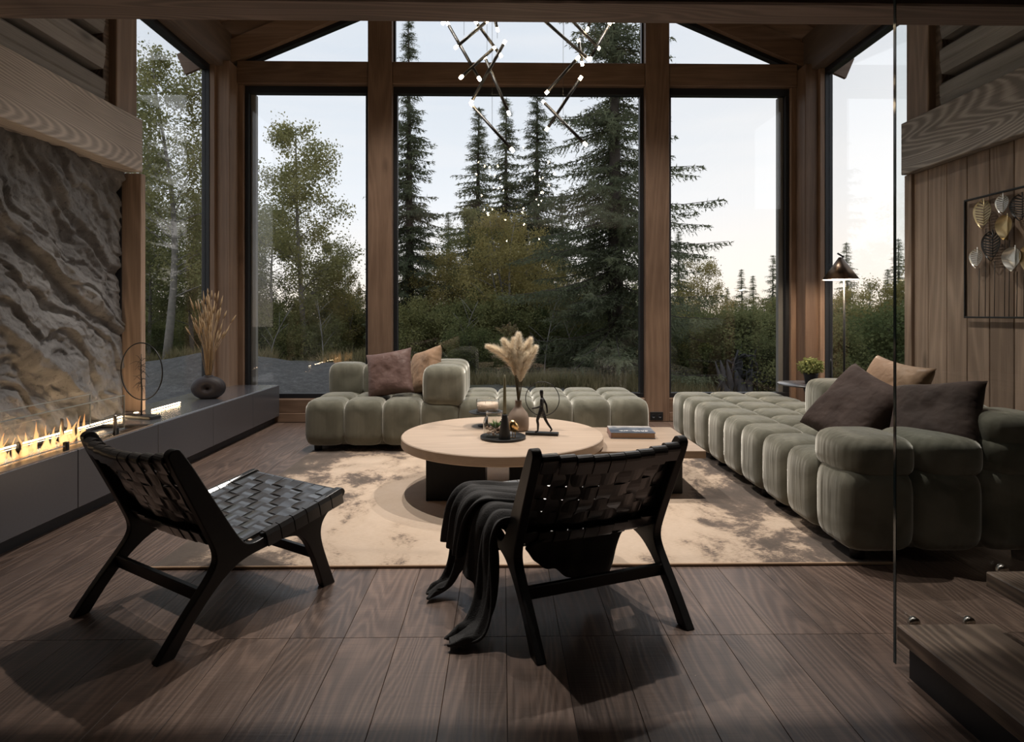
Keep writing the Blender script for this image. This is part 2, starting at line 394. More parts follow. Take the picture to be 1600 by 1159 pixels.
def rug_mat():
    m, nt, b, out = new_mat('distressed rug')
    co = nd(nt, 'TexCoord').outputs['Object']; s = nd(nt, 'SeparateXYZ', {0: co})
    n1 = nd(nt, 'TexNoise', {'Vector': nd(nt, 'Mapping', {'Vector': co, 'Scale': (1.5, 1.1, 1)}).outputs[0], 'Scale': 1.5, 'Detail': 9.0, 'Roughness': .72, 'Distortion': .3}).outputs['Fac']
    # the woven border of the design is darker than its middle
    ex = mth(nt, 'POWER', mth(nt, 'ABSOLUTE', mth(nt, 'MULTIPLY', s.outputs['X'], 1 / 1.66)), 2.5)
    ey = mth(nt, 'POWER', mth(nt, 'ABSOLUTE', mth(nt, 'MULTIPLY', s.outputs['Y'], 1 / 1.3)), 5.0)
    n1 = mth(nt, 'ADD', n1, mth(nt, 'ADD', mth(nt, 'MULTIPLY', ex, .22), mth(nt, 'MULTIPLY', ey, .045)))
    fib = nd(nt, 'TexNoise', {'Vector': nd(nt, 'Mapping', {'Vector': co, 'Scale': (40, 260, 1)}).outputs[0], 'Scale': 1.0, 'Detail': 3.0}).outputs['Fac']
    f = mth(nt, 'ADD', n1, mth(nt, 'MULTIPLY', mth(nt, 'SUBTRACT', fib, .5), .22))
    c = ramp(nt, f, [(.33, (.70, .57, .455)), (.57, (.61, .48, .365)), (.62, (.46, .35, .26)), (.655, (.12, .092, .078)), (.74, (.055, .046, .043))])
    c = mixc(nt, mth(nt, 'MULTIPLY', fib, .35), c, (.34, .26, .19))
    nt.links.new(c, b.inputs['Base Color']); b.inputs['Roughness'].default_value = .9; b.inputs['Specular IOR Level'].default_value = .2
    b.inputs['Sheen Weight'].default_value = .15
    bp = nd(nt, 'Bump', {'Height': fib, 'Strength': .3, 'Distance': .004}); nt.links.new(bp.outputs[0], b.inputs['Normal'])
    return m
M['rug'] = rug_mat()
def ground_mat():
    m, nt, b, out = new_mat('gravel and moss ground')
    co = nd(nt, 'TexCoord').outputs['Object']; s = nd(nt, 'SeparateXYZ', {0: co})
    n = nd(nt, 'TexNoise', {'Vector': co, 'Scale': .6, 'Detail': 6.0}).outputs['Fac']
    g = nd(nt, 'TexNoise', {'Vector': co, 'Scale': 9.0, 'Detail': 8.0, 'Roughness': .8}).outputs['Fac']
    grav = ramp(nt, g, [(.3, (.055, .052, .048)), (.55, (.125, .118, .110)), (.75, (.25, .24, .225))])
    gr = ramp(nt, g, [(.3, (.035, .040, .014)), (.55, (.095, .090, .035)), (.75, (.20, .17, .085))])
    far = mth(nt, 'MULTIPLY_ADD', mth(nt, 'SUBTRACT', s.outputs['Y'], mth(nt, 'ADD', 11.6, mth(nt, 'MULTIPLY', mth(nt, 'MINIMUM', mth(nt, 'MAXIMUM', mth(nt, 'MULTIPLY', s.outputs['X'], -1.0), 0.0), 3.5), .55))), .35, mth(nt, 'MULTIPLY_ADD', n, 2.2, -.9))
    f = ramp(nt, far, [(.0, (0, 0, 0)), (.5, (1, 1, 1))])
    c = mixc(nt, f, grav, gr)
    nt.links.new(c, b.inputs['Base Color']); b.inputs['Roughness'].default_value = .95
    bp = nd(nt, 'Bump', {'Height': g, 'Strength': .8, 'Distance': .06}); nt.links.new(bp.outputs[0], b.inputs['Normal'])
    return m
M['ground'] = ground_mat()

def vnoise(shape_u, shape_v, seed):
    """smooth value noise sampler on arrays u,v"""
    rs = np.random.RandomState(seed); tab = rs.rand(64, 64)
    u = shape_u; v = shape_v
    i = np.floor(u).astype(int); j = np.floor(v).astype(int); fu = u - i; fv = v - j
    fu = fu * fu * (3 - 2 * fu); fv = fv * fv * (3 - 2 * fv)
    g = lambda a, b_: tab[a % 64, b_ % 64]
    return (g(i, j) * (1 - fu) + g(i + 1, j) * fu) * (1 - fv) + (g(i, j + 1) * (1 - fu) + g(i + 1, j + 1) * fu) * fv
def fbm(u, v, seed, o=5):
    r = 0; a = .5
    for k in range(o):
        r = r + a * vnoise(u * 2 ** k, v * 2 ** k, seed + k); a *= .5
    return r
def grid_faces(nu, nv):
    i = np.arange(nu - 1)[:, None] * nv + np.arange(nv - 1)[None]
    i = i.ravel(); return np.stack([i, i + nv, i + nv + 1, i + 1], 1)

# ------------------------------------------------------------------ setting: floor
YB = 6.45           # inner face of the window wall
fl = empty('floor', kind='structure')
MB().box(-3.2, 3.7, -3.2, 6.7, -.25, -.014).build('subfloor', M['kick'], fl)
PW = .192
rows0 = [(.9, 2.167)]
me_cache = {}
x = 1.166 - 22 * PW
ci = 0
while x < 3.55:
    segs = [(.7, 2.167)]
    y = 2.167; L = 1.0 + .53 * ((ci * 7) % 5)
    while y < YB - .05:
        e = min(y + L, YB)
        if YB - e < .35: e = YB
        segs.append((y, e)); y = e; L = 2.3
    for a, e in segs:
        ln = round(e - a, 3); key = (ln,)
        if key not in me_cache: me_cache[key] = MB().box(.0007, PW - .0007, .0007, ln - .0007, -.014, 0, .0009).mesh('floor_plank', M['floor'])
        link('floor_plank', me_cache[key], fl, (x, a, 0))
    x += PW; ci += 1
MB().box(-3.2, 3.7, -3.2, .7, -.014, 0).build('hall_boards', M['floor'], fl)

# hall behind the camera: closed, so that only its lamps light it
wall_plain = plain('hall wall', (.10, .075, .06), .8)
hall = empty('wall_hall', kind='structure')
MB().box(-3.4, 5.0, -3.4, -3.2, 0, 2.8).build('back_panel', wall_plain, hall)
MB().box(-3.4, -3.2, -3.4, 2.8, 0, 2.8).build('side_panel', wall_plain, hall)
MB().box(4.8, 5.0, -3.4, 2.8, 0, 2.8).build('side_panel', wall_plain, hall)
MB().box(3.35, 5.0, 2.8, 3.0, 0, 2.8).build('end_panel', wall_plain, hall)
MB().box(3.7, 5.0, -3.4, 3.0, -.25, 0).build('side_floor', M['floor'], hall)
cl_h = empty('ceiling_hall', kind='structure')
MB().box(-3.4, 5.0, -3.4, 2.8, 2.78, 2.95).build('hall_ceiling_panel', wall_plain, cl_h)

# ------------------------------------------------------------------ setting: roof
APEX, PITCH = 5.10, .425
def zr(x_): return APEX - PITCH * abs(x_ - CX)
ceil = empty('ceiling', kind='structure')
BW = .30; RO = .70       # roof boards lie above the deep gable rafters
EV = 3.72
for sgn in (-1, 1):
    k = 0
    while k * BW < EV:
        a, b_ = k * BW + .003, min((k + 1) * BW, EV) - .003
        p = [(CX + sgn * a, APEX + RO - PITCH * a), (CX + sgn * b_, APEX + RO - PITCH * b_), (CX + sgn * b_, APEX + RO + .03 - PITCH * b_), (CX + sgn * a, APEX + RO + .03 - PITCH * a)]
        MB().prism(p, 1, 2.8, 6.82).build('ceiling_board', M['roof'], ceil)
        k += 1
    p = [(CX, APEX + RO + .03), (CX + sgn * EV, APEX + RO + .03 - PITCH * EV), (CX + sgn * EV, APEX + RO + .2 - PITCH * EV), (CX, APEX + RO + .2)]
    MB().prism(p, 1, 2.75, 6.86).build('roof_deck', M['roof'], ceil)
    # barge boards in two steps at the gable overhang, ends cut square to the slope
    for (y0, y1, d0, d1) in ((6.80, 6.84, .28, .54), (6.84, 6.88, .48, .80)):
        e0 = 3.70; e1 = e0 + (d1 - d0) * PITCH / 1.18
        p = [(CX, APEX + d0), (CX + sgn * e0, APEX + d0 - PITCH * e0), (CX + sgn * e1, APEX + d1 - PITCH * e1), (CX, APEX + d1)]
        MB().prism(p, 1, y0, y1).build('barge_board', M['timber_x'], ceil)
    # rafters against the window wall and mid-room
    for (y0, y1, dz, d1) in ((6.47, 6.68, .0, .25), (6.50, 6.66, .25, .48), (6.46, 6.68, .48, RO), (4.50, 4.70, .44, RO)):
        p = [(CX, APEX + dz), (CX + sgn * 3.25, APEX + dz - PITCH * 3.25), (CX + sgn * 3.25, APEX + d1 - PITCH * 3.25), (CX, APEX + d1)]
        MB().prism(p, 1, y0, y1).build('rafter', M['timber_x'], ceil)
    p = [(CX, APEX - .045), (CX + sgn * 2.98, APEX - .045 - PITCH * 2.98), (CX + sgn * 2.98, APEX + .01 - PITCH * 2.98), (CX, APEX + .01)]
    MB().prism(p, 1, 6.54, 6.62).build('black_trim', M['blackframe'], ceil)
MB().box(CX - .12, CX + .12, 2.8, 6.42, APEX + .45, APEX + .75).build('ridge_beam', M['timber_y'], ceil)
# gable infill above the front beam
wf = empty('wall_front', kind='structure')
MB().prism([(CX - 3.5, 2.9), (CX + 3.5, 2.9), (CX + 3.5, APEX + RO - PITCH * 3.5), (CX, APEX + RO), (CX - 3.5, APEX + RO - PITCH * 3.5)], 1, 2.82, 2.95).build('gable_panel', M['roof'], wf)
o = MB().box(-3.3, 3.7, 2.80, 3.0, 2.585, 2.98, .008).build('trim_1', M['front_beam']); tag(o, kind='structure')

# ------------------------------------------------------------------ setting: window wall
def S(o): return tag(o, kind='structure')
tn = [1]
def trim(mb, m):
    tn[0] += 1
    return S(mb.build('trim_%d' % tn[0], m))
XP = [(CX - 1.602, CX - 1.347), (CX + 1.347, CX + 1.602)]          # two tall posts
XC = [(CX - 3.235, CX - 2.985), (CX + 2.985, CX + 3.235)]          # corner posts
for a, b_ in XP: trim(MB().box(a, b_, YB, 6.72, 0, zr(a) if a < CX else zr(b_), .006), M['timber'])
for a, b_ in XC: trim(MB().box(a, b_, 6.30, 6.62, 0, 3.76, .006), M['timber'])
bays = [(XC[0][1], XP[0][0]), (XP[0][1], XP[1][0]), (XP[1][1], XC[1][0])]
ZS = .245
for (a, b_) in bays:
    trim(MB().box(a, b_, YB + .02, 6.70, 3.585, 3.825, .006), M['timber_x'])         # cross beam
    trim(MB().box(a, b_, YB + .02, 6.66, .10, ZS, .006), M['timber_x'])              # sill
    trim(MB().box(a, b_, YB + .005, 6.66, 0, .10, .006), M['timber_x'])              # lower sill board
wn = [0]
def window(frame_boxes, pane, outer=None, lining=None):
    wn[0] += 1
    root = empty('window_%d' % wn[0], kind='structure')
    for bx in frame_boxes: MB().box(*bx, .003).build('frame', M['blackframe'], root)
    for bx in (outer or []): MB().box(*bx).build('outer_frame', M['greytrim'], root)
    for bx in (lining or []): MB().box(*bx, .003).build('lining', M['timber'], root)
    pane.build('pane', M['glass'], root)
    return root
for i, (a, b_) in enumerate(bays):
    l = .055
    left_in = l if i == 0 else .0
    right_in = l if i == 2 else .0
    z0, z1 = ZS, 3.585
    fr = .042
    A, B = a + left_in, b_ - right_in
    boxes = [(A, B, 6.54, 6.62, z1 - .075, z1), (A, B, 6.54, 6.62, z0, z0 + .05), (A, A + fr, 6.54, 6.62, z0 + .05, z1 - .075), (B - fr, B, 6.54, 6.62, z0 + .05, z1 - .075)]
    lin = []; out_f = []
    if i == 0: lin = [(a, A, 6.50, 6.62, z0, z1)]; out_f = [(A + fr, A + fr + .05, 6.60, 6.66, z0 + .05, z1 - .075)]
    if i == 2: lin = [(B, b_, 6.50, 6.62, z0, z1)]; out_f = [(B - fr - .05, B - fr, 6.60, 6.66, z0 + .05, z1 - .075)]
    window(boxes, MB().box(A + fr, B - fr, 6.585, 6.597, z0 + .05, z1 - .075), out_f, lin)
# gable windows
zc = 3.825
for sgn in (-1, 1):
    inner = CX + sgn * 1.602; outerx = CX + sgn * (APEX - .045 - zc) / PITCH
    xa, xb = sorted((inner, inner + sgn * .02))
    window([(xa, xb, 6.55, 6.61, zc, zr(inner) - .05)], MB().prism([(inner, zc), (outerx, zc), (inner, zr(inner) - .045)], 1, 6.585, 6.597))
a, b_ = bays[1]
window([(a, a + .02, 6.55, 6.61, zc, zr(a) - .05), (b_ - .02, b_, 6.55, 6.61, zc, zr(b_) - .05)],
       MB().prism([(a, zc), (b_, zc), (b_, zr(b_) - .045), (CX, APEX - .045), (a, zr(a) - .045)], 1, 6.585, 6.597))
# side windows
YE = 4.76
for sgn in (-1, 1):
    xg = CX + sgn * 3.21
    def sb(d0, d1, y0, y1, z0, z1):
        q = sorted((CX + sgn * d0, CX + sgn * d1)); return (q[0], q[1], y0, y1, z0, z1)
    zt = 3.70
    fr = [sb(3.17, 3.25, YE + .02, 6.30, zt - .06, zt), sb(3.17, 3.25, YE + .02, 6.30, .245, .30), sb(3.17, 3.25, YE + .02, YE + .06, .30, zt - .06), sb(3.17, 3.25, 6.255, 6.30, .30, zt - .06)]
    window(fr, MB().box(*sb(3.205, 3.217, YE + .06, 6.255, .30, zt - .06)), None, [sb(3.12, 3.17, 6.26, 6.30, .245, zt)])
    trim(MB().box(*sb(3.05, 3.30, 2.8, 6.62, zt, zt + .42), .006), M['timber_y'])     # wall plate
    trim(MB().box(*sb(3.02, 3.28, YE, 6.30, 0, .245), .005), M['timber_y'])           # low sill wall

# ------------------------------------------------------------------ setting: left wall (rock, lintel, logs)
wl = empty('wall_left', kind='structure'); wr = empty('wall_right', kind='structure')
def side_upper(root, sgn):
    def sb(d0, d1, y0, y1, z0, z1):
        q = sorted((CX + sgn * d0, CX + sgn * d1)); return (q[0], q[1], y0, y1, z0, z1)
    MB().box(*sb(3.17, 3.34, 2.8, YE, .41 if sgn < 0 else 0, 3.72)).build('backing', M['kick'], root)
    MB().box(*sb(2.92, 3.17, 2.95, YE - .08, 2.225, 2.625), .005).build('lintel_board', M['lintel'], root)
    MB().box(*sb(2.975, 3.20, 4.455, 4.70, 2.625, 3.72), .006).build('post', M['plank'], root)
    MB().box(*sb(3.03, 3.17, 4.39, 4.455, 2.625, 3.72), .004).build('jamb', M['roof'], root)
    for i in range(5):
        z0 = 2.63 + i * .255
        y1 = 4.39
        # each log: hewn face with a shallow check crack
        def prof(z): return z
        pr = [(3.165, z0), (3.03, z0 + .015), (3.015, z0 + .09), (3.022, z0 + .098), (3.015, z0 + .106), (3.012, z0 + .18), (3.03, z0 + .200), (3.165, z0 + .205)]
        MB().prism([(CX + sgn * d, z) for d, z in pr], 1, 2.95, y1).build('log', M['log'], root)
side_upper(wl, -1); side_upper(wr, 1)

# rock face: a deep height field
nu, nv = 300, 240
yy = np.linspace(2.35, 4.69, nu)[:, None] * np.ones((1, nv)); zz_ = np.ones((nu, 1)) * np.linspace(.402, 2.26, nv)[None]
u = yy + .0; v = zz_
# tilted frame: ridges run down towards the windows
ca, sa = math.cos(-.80), math.sin(-.80)
a_ = (u * ca - v * sa); c_ = (u * sa + v * ca)     # along / across the ridges
wx = (fbm(u * 2.2, v * 2.2, 3) - .5) * .9
c2 = v * .76 + u * .62
wob = (fbm(u * 1.1 + 3, v * 1.1 + 8, 12, 4) - .47) * 1.1
def saw(c, seed):
    n_ = np.floor(c); f = c - n_
    am = .45 + .55 * vnoise(a_ * .9 + n_ * 3.7, n_ * 1.3 + a_ * 0, seed)
    up = np.clip(f / .10, 0, 1); up = up * up * (3 - 2 * up)
    return up * (1 - f) ** .9 * am
h1 = fbm(u * 1.3 + 9, v * 1.3 + 4, 21, 3)
s1 = saw(c2 * 1.75 + wob * 1.1 + 50, 31)
s2_ = saw(c2 * 4.3 + wob * 3.2 + (fbm(u * 3, v * 3, 66, 3) - .47) * 1.5 + 50, 37)
s3_ = saw(c2 * 10.0 + wob * 6 + (fbm(u * 6, v * 6, 68, 3) - .47) * 3 + 50, 41)
rough = fbm(u * 16, v * 16, 77, 4)
def ridged(p, q, seed, o):
    r_ = 0; am = .5
    for k_ in range(o):
        r_ = r_ + am * (1 - np.abs(2 * vnoise(p * 2 ** k_, q * 2 ** k_, seed + k_) - 1)) ** 2; am *= .55
    return r_
along = u * .76 - v * .62
rg1 = ridged(along * 1.3 + wob + 20, c2 * 3.2 + wob * 1.2 + 20, 140, 5)
rg2 = ridged(u * 5 + 11, v * 5 + wob * 2 + 31, 160, 4)
crack = np.clip(1 - np.abs(vnoise(along * 1.6 + wob * 2 + 7, c2 * 4 + wob * 3 + 5, 180) - .5) / .05, 0, 1)
hh = .10 * h1 + .085 * s1 + .060 * s2_ * (.4 + h1) + .085 * rg1 + .030 * rg2 + .014 * s3_ + .022 * rough - .018 * crack
hh = hh - hh.min(); hh = hh / hh.max() * .205
edge = .45 + .55 * np.clip((4.69 - yy) / .25, 0, 1)
X = CX - 3.135 + hh * edge ** .5
V = np.stack([X, yy, zz_], -1).reshape(-1, 3)
link('rock_face', np_mesh('rock_face', V, grid_faces(nu, nv), M['rock'], True), wl)
MB().box(CX - 3.15, CX - 2.945, 4.70, YE, .402, 2.225, .004).build('edge_post', M['plank'], wl)
MB().box(CX - 3.16, CX - 3.09, 4.685, 4.70, .402, 2.225).build('shadow_gap', M['kick'], wl)

# right wall: vertical planks
y = 2.95; k = 0
pm = MB().box(CX + 2.985, CX + 3.03, .002, .188, 0, 2.225, .004).mesh('plank', M['plank'])
while y < 4.55:
    link('plank', pm, wr, (0, y, 0)); y += .19; k += 1
MB().box(CX + 2.96, CX + 3.08, 4.62, 4.70, 0, 2.225, .004).build('edge_post', M['plank'], wr)
MB().box(CX + 3.035, CX + 3.17, 2.9, 4.66, 0, 2.225).build('plank_backing', M['kick'], wr)

# ------------------------------------------------------------------ outside: ground
def gz(X_, Y_):
    n = (fbm(np.asarray(X_) * .35 + 20, np.asarray(Y_) * .35 + 20, 90, 4) - .47)
    berm = np.exp(-((np.asarray(Y_) - 13.2) / 1.7) ** 2) * .30 * np.clip((-.5 - np.asarray(X_)) / 2.0, 0, 1)
    fall = -np.clip(np.asarray(X_) - 3.0, 0, 40) * .16 - np.clip(np.asarray(Y_) - 24, 0, 60) * .05
    mound = np.exp(-((np.asarray(X_) + 5.2) / 3.0) ** 2 - ((np.asarray(Y_) - 11.6) / 1.5) ** 2) * .30
    return mound - .30 + n * .8 * np.clip((np.asarray(Y_) - 7.5) / 4, 0, 1) + berm + np.maximum(fall, -3.2)
gx = np.linspace(-60, 75, 260); gy = np.concatenate([np.linspace(7.35, 30, 160), np.linspace(31, 140, 60)])
GX, GY = np.meshgrid(gx, gy, indexing='ij')
V = np.stack([GX, GY, gz(GX, GY)], -1).reshape(-1, 3)
o = link('ground', np_mesh('ground', V, grid_faces(len(gx), len(gy)), M['ground'], True)); S(o)
gx2 = np.linspace(-60, -3.4, 110); gy2 = np.linspace(-6, 7.35, 30); GX, GY = np.meshgrid(gx2, gy2, indexing='ij')
o = link('ground_beside_house', np_mesh('ground_beside', np.stack([GX, GY, gz(GX, GY * 0 + 7.35)], -1).reshape(-1, 3), grid_faces(len(gx2), len(gy2)), M['ground'], True)); S(o)
gx2 = np.linspace(3.72, 75, 110); GX, GY = np.meshgrid(gx2, gy2, indexing='ij')
o = link('ground_beside_house', np_mesh('ground_beside', np.stack([GX, GY, gz(GX, GY * 0 + 7.35)], -1).reshape(-1, 3), grid_faces(len(gx2), len(gy2)), M['ground'], True)); S(o)
o = MB().box(-3.4, 3.72, 6.7, 7.36, -.4, -.26).build('foundation', M['ground']); S(o)

# ------------------------------------------------------------------ outside: trees
def tri_spikes(base, dirs, length, width, rs):
    """one thin triangle per row"""
    n = len(base); rnd = rs.normal(size=(n, 3)); side = np.cross(dirs, rnd); side /= np.linalg.norm(side, axis=1, keepdims=True) + 1e-9
    a = base - side * width[:, None] * .5; b = base + side * width[:, None] * .5; c = base + dirs * length[:, None]
    V = np.stack([a, b, c], 1).reshape(-1, 3); F = np.arange(3 * n).reshape(-1, 3)
    return V, F
def leaf_quads(base, rs, size):
    n = len(base); d = rs.normal(size=(n, 3)); d[:, 2] -= .4; d /= np.linalg.norm(d, axis=1, keepdims=True)
    r = rs.normal(size=(n, 3)); s = np.cross(d, r); s /= np.linalg.norm(s, axis=1, keepdims=True) + 1e-9
    L = size * rs.uniform(.7, 1.3, n)[:, None]
    V = np.stack([base, base + d * L * .5 + s * L * .36, base + d * L, base + d * L * .5 - s * L * .36], 1).reshape(-1, 3)
    return V, np.arange(4 * n).reshape(-1, 4)
def spruce_mesh(seed, H, RR, k=6, sparse=1.0):
    rs = np.random.RandomState(seed); mb = MB()
    lean = rs.uniform(-.01, .01, 2) * H
    tp = lambda z: Vector((lean[0] * (z / H) ** 2, lean[1] * (z / H) ** 2, z))
    zs = [0, .05 * H, .3 * H, .6 * H, .85 * H, H]
    mb.tube([tp(z) for z in zs], [.016 * H * (1 - .97 * z / H) + .004 for z in zs], 7)
    B, D, Q = [], [], []
    z = .04 * H
    while z < H * .995:
        t = z / H
        L0 = RR * (1 - t) ** .95 * (.8 + .2 * min(1, t / .10)) + .03
        nb = 7 if t < .7 else 5
        lump = rs.uniform(.72, 1.15)
        for q in range(nb):
            az = rs.uniform(0, 2 * math.pi); L = L0 * rs.uniform(.45, 1.12) * lump
            zb = z + rs.uniform(-.10, .10)
            e = np.array([math.cos(az), math.sin(az)]); sl = -.10 - .55 * (1 - t) * rs.uniform(.4, 1.1) + (.55 if t > .93 else 0); cv = .36 * (1 - t) * rs.uniform(.4, 1.2)
            base = np.array(tp(max(.02, min(zb, H * .99)))); S_ = np.linspace(0, 1, 4)
            P = [base + np.array([e[0] * L * s, e[1] * L * s, sl * L * s + cv * L * s * s]) for s in S_]
            mb.tube([Vector(p) for p in P], [.0012 * H * (1 - .8 * s) + .003 for s in S_], 3, cap=False)
            ntw = max(4, int(L * 9))
            for s in np.linspace(.06, 1, ntw):
                p = base + np.array([e[0] * L * s, e[1] * L * s, sl * L * s + cv * L * s * s])
                for sd in (-1, 1, 0):
                    an = az + sd * math.radians(rs.uniform(30, 65)); l = (.34 * L * (1 - s) + .14) * rs.uniform(.6, 1.25)
                    dr = -.20 - .55 * (1 - t) * rs.rand() if sd else -1.6
                    if sd == 0: l *= .8
                    d = np.array([math.cos(an), math.sin(an), dr]); d /= np.linalg.norm(d)
                    m_ = max(2, int(k * (l / .3) ** .8))
                    for w_ in range(m_):
                        B.append(p + d * l * (w_ + rs.rand()) / m_); D.append(d); Q.append((1 - .55 * (w_ / m_)) * (.35 + .65 * min(1, (1 - t) * 3.0)))
        z += (.15 + .008 * H * (1 - t)) * rs.uniform(.7, 1.2) * (1.0 if t < .8 else .75)
    B = np.array(B); D = np.array(D); Q = np.array(Q); n = len(B)
    D = D * .8 + rs.normal(size=(n, 3)) * .45; D /= np.linalg.norm(D, axis=1, keepdims=True)
    V, F = tri_spikes(B, D, rs.uniform(.06, .135, n) * (.4 + .6 * Q), rs.uniform(.024, .050, n) * Q, rs)
    return mb.mesh('spruce_trunk', M['bark'], False), np_mesh('spruce_foliage', V, F, M['spruce'])
def birch_mesh(seed, H, RR, nleaf, m_leaf, zlow=.28, lsize=.085, stems=1, bark='birch_bark'):
    rs = np.random.RandomState(seed); mb = MB(); tips = []
    for st in range(stems):
        off = rs.uniform(-.5, .5, 2) * (.0 if stems == 1 else .7)
        bend = rs.uniform(-.07, .07, 2) * H if stems == 1 else rs.uniform(-.18, .18, 2) * H
        Hs = H * (1 if stems == 1 else rs.uniform(.7, 1.0))
        tp = lambda t: np.array([off[0] + bend[0] * t * t + .02 * H * math.sin(5 * t + seed), off[1] + bend[1] * t * t, Hs * t])
        ts = np.linspace(0, 1, 9)
        mb.tube([Vector(tp(t)) for t in ts], [.0135 * Hs * (1 - .93 * t) + .004 for t in ts], 7)
        nb = int((34 if stems == 1 else 12))
        for q in range(nb):
            t = zlow + (1 - zlow) * (q + rs.rand()) / nb; t = min(t, .97)
            az = rs.uniform(0, 2 * math.pi); prof = math.sin(math.pi * min(1, .18 + .82 * ((t - zlow) / (1 - zlow)))) ** .7
            L = RR * (prof * .9 + .12) * rs.uniform(.6, 1.2)
            d = np.array([math.cos(az), math.sin(az), rs.uniform(.5, 1.1)]); d /= np.linalg.norm(d)
            p0 = tp(t); pts = [p0 + d * L * s + np.array([0, 0, -.22 * L * s * s]) for s in np.linspace(0, 1, 5)]
            mb.tube([Vector(p) for p in pts], [.006 * H * (1 - t) * .6 * (1 - .85 * s) + .004 for s in np.linspace(0, 1, 5)], 4, cap=False)
            ns = max(3, int(L * 5))
            for j in range(ns):
                s = .25 + .75 * (j + rs.rand()) / ns
                b0 = p0 + d * L * s + np.array([0, 0, -.22 * L * s * s]); d2 = d * .5 + rs.normal(size=3) * .6; d2 /= np.linalg.norm(d2)
                l2 = L * .38 * rs.uniform(.5, 1.1)
                mb.tube([Vector(b0), Vector(b0 + d2 * l2 * .5), Vector(b0 + d2 * l2 + np.array([0, 0, -.1 * l2]))], [.006, .004, .002], 3, cap=False)
                for w_ in (.35, .6, .85, 1.0): tips.append((b0 + d2 * l2 * w_, .10 + .10 * l2))
    T = np.array([t_[0] for t_ in tips]); sg = np.array([t_[1] for t_ in tips])
    i = rs.randint(0, len(T), nleaf); base = T[i] + rs.normal(size=(nleaf, 3)) * sg[i][:, None]
    base = base[base[:, 2] > .05]
    V, F = leaf_quads(base, rs, lsize)
    return mb.mesh('birch_trunk', M[bark], False), np_mesh('birch_foliage', V, F, M[m_leaf])
TV = {}
TV['sp_slim'] = (spruce_mesh(1, 10.0, 1.75, 11), 10.0)
TV['sp_mid'] = (spruce_mesh(2, 8.5, 2.0, 11), 8.5)
TV['sp_mid2'] = (spruce_mesh(3, 8.5, 2.15, 11), 8.5)
TV['sp_big'] = (spruce_mesh(4, 13.0, 3.0, 9), 13.0)
TV['sp_far'] = (spruce_mesh(5, 7.0, 1.75, 7), 7.0)
TV['bi_tall'] = (birch_mesh(11, 7.0, 1.9, 19000, 'birch', .25, .068), 7.0)
TV['bi_tall2'] = (birch_mesh(12, 8.0, 2.3, 26000, 'birch', .22, .068), 8.0)
TV['bi_yellow'] = (birch_mesh(13, 4.5, 1.5, 18000, 'yellow_birch', .10, .062, 3), 4.5)
TV['shrub'] = (birch_mesh(14, 2.4, 1.1, 15000, 'shrub', .06, .060, 5, 'bark'), 2.4)
TV['shrub2'] = (birch_mesh(15, 2.8, 1.3, 15000, 'shrub', .08, .064, 4, 'bark'), 2.8)
def tree(kind, px, Y, h, name, label, group=None, X=None, wide=1.0):
    (tm, fm), H = TV[kind]
    X_ = xat(px, Y) if X is None else X
    s = h / H
    root = empty(name, (X_, Y, float(gz(X_, Y)) - .05), R.uniform(0, 6.28), label, 'tree' if 'shrub' not in name else 'shrub', group)
    root.scale = (s * wide, s * wide, s)
    link('trunk', tm, root); link('foliage', fm, root)
    return root
def hz(px, py, Y):   # tree height whose top shows at the given picture height
    return zat(px, py, Y) - float(gz(xat(px, Y), Y)) + .05
tree('sp_slim', 640, 18.0, hz(640, 22, 18), 'spruce_tree', 'tall slim spruce just right of the post behind the tan cushion', wide=1.0)
tree('sp_mid', 745, 21.0, hz(745, 168, 21), 'spruce_tree', 'leftmost of the three slender spruces behind the chandelier', wide=1.2)
tree('sp_mid2', 790, 20.0, hz(790, 152, 20), 'spruce_tree', 'middle one of the three slender spruces behind the chandelier', wide=1.05)
tree('sp_mid', 838, 19.5, hz(838, 140, 19.5), 'spruce_tree', 'third slender spruce, touching the left boughs of the broad one', wide=1.25)
tree('sp_big', 962, 14.0, 12.5, 'spruce_tree', 'broadest dark spruce, filling the right of the middle window', wide=1.08)
tree('bi_tall', 472, 17.0, hz(490, 200, 17), 'birch_tree', 'airy birch standing alone against sky in the left front window')
tree('bi_tall2', 265, 14.0, hz(265, 88, 14), 'birch_tree', 'tall birch filling the side window beside the rock wall')
tree('bi_tall', 385, 21.0, hz(385, 300, 21), 'birch_tree', 'partly hidden birch at the left edge of the left front window')
tree('bi_yellow', 778, 16.0, hz(780, 335, 16), 'birch_tree', 'yellowing birch thicket below the three slender spruces', wide=1.0)
tree('bi_yellow', 1105, 21.0, hz(1105, 412, 21), 'birch_tree', 'yellowing birch right of the broad spruce in the right front window', wide=.8)
ORD = ['first', 'second', 'third', 'fourth', 'fifth', 'sixth', 'seventh', 'eighth', 'ninth', 'tenth']
PANES = [(0, 335, 'side window by the rock wall'), (335, 592, 'left front window'), (592, 1028, 'middle window'), (1028, 1250, 'right front window'), (1250, 2000, 'side window by the floor lamp')]
def pane_of(px): return next(n_ for a, b_, n_ in PANES if a <= px < b_)
def place(px, all_px):
    n_ = pane_of(px); same = sorted(q for q in all_px if pane_of(q) == n_)
    return 'behind, %s from left in the %s' % (ORD[same.index(px)], n_)
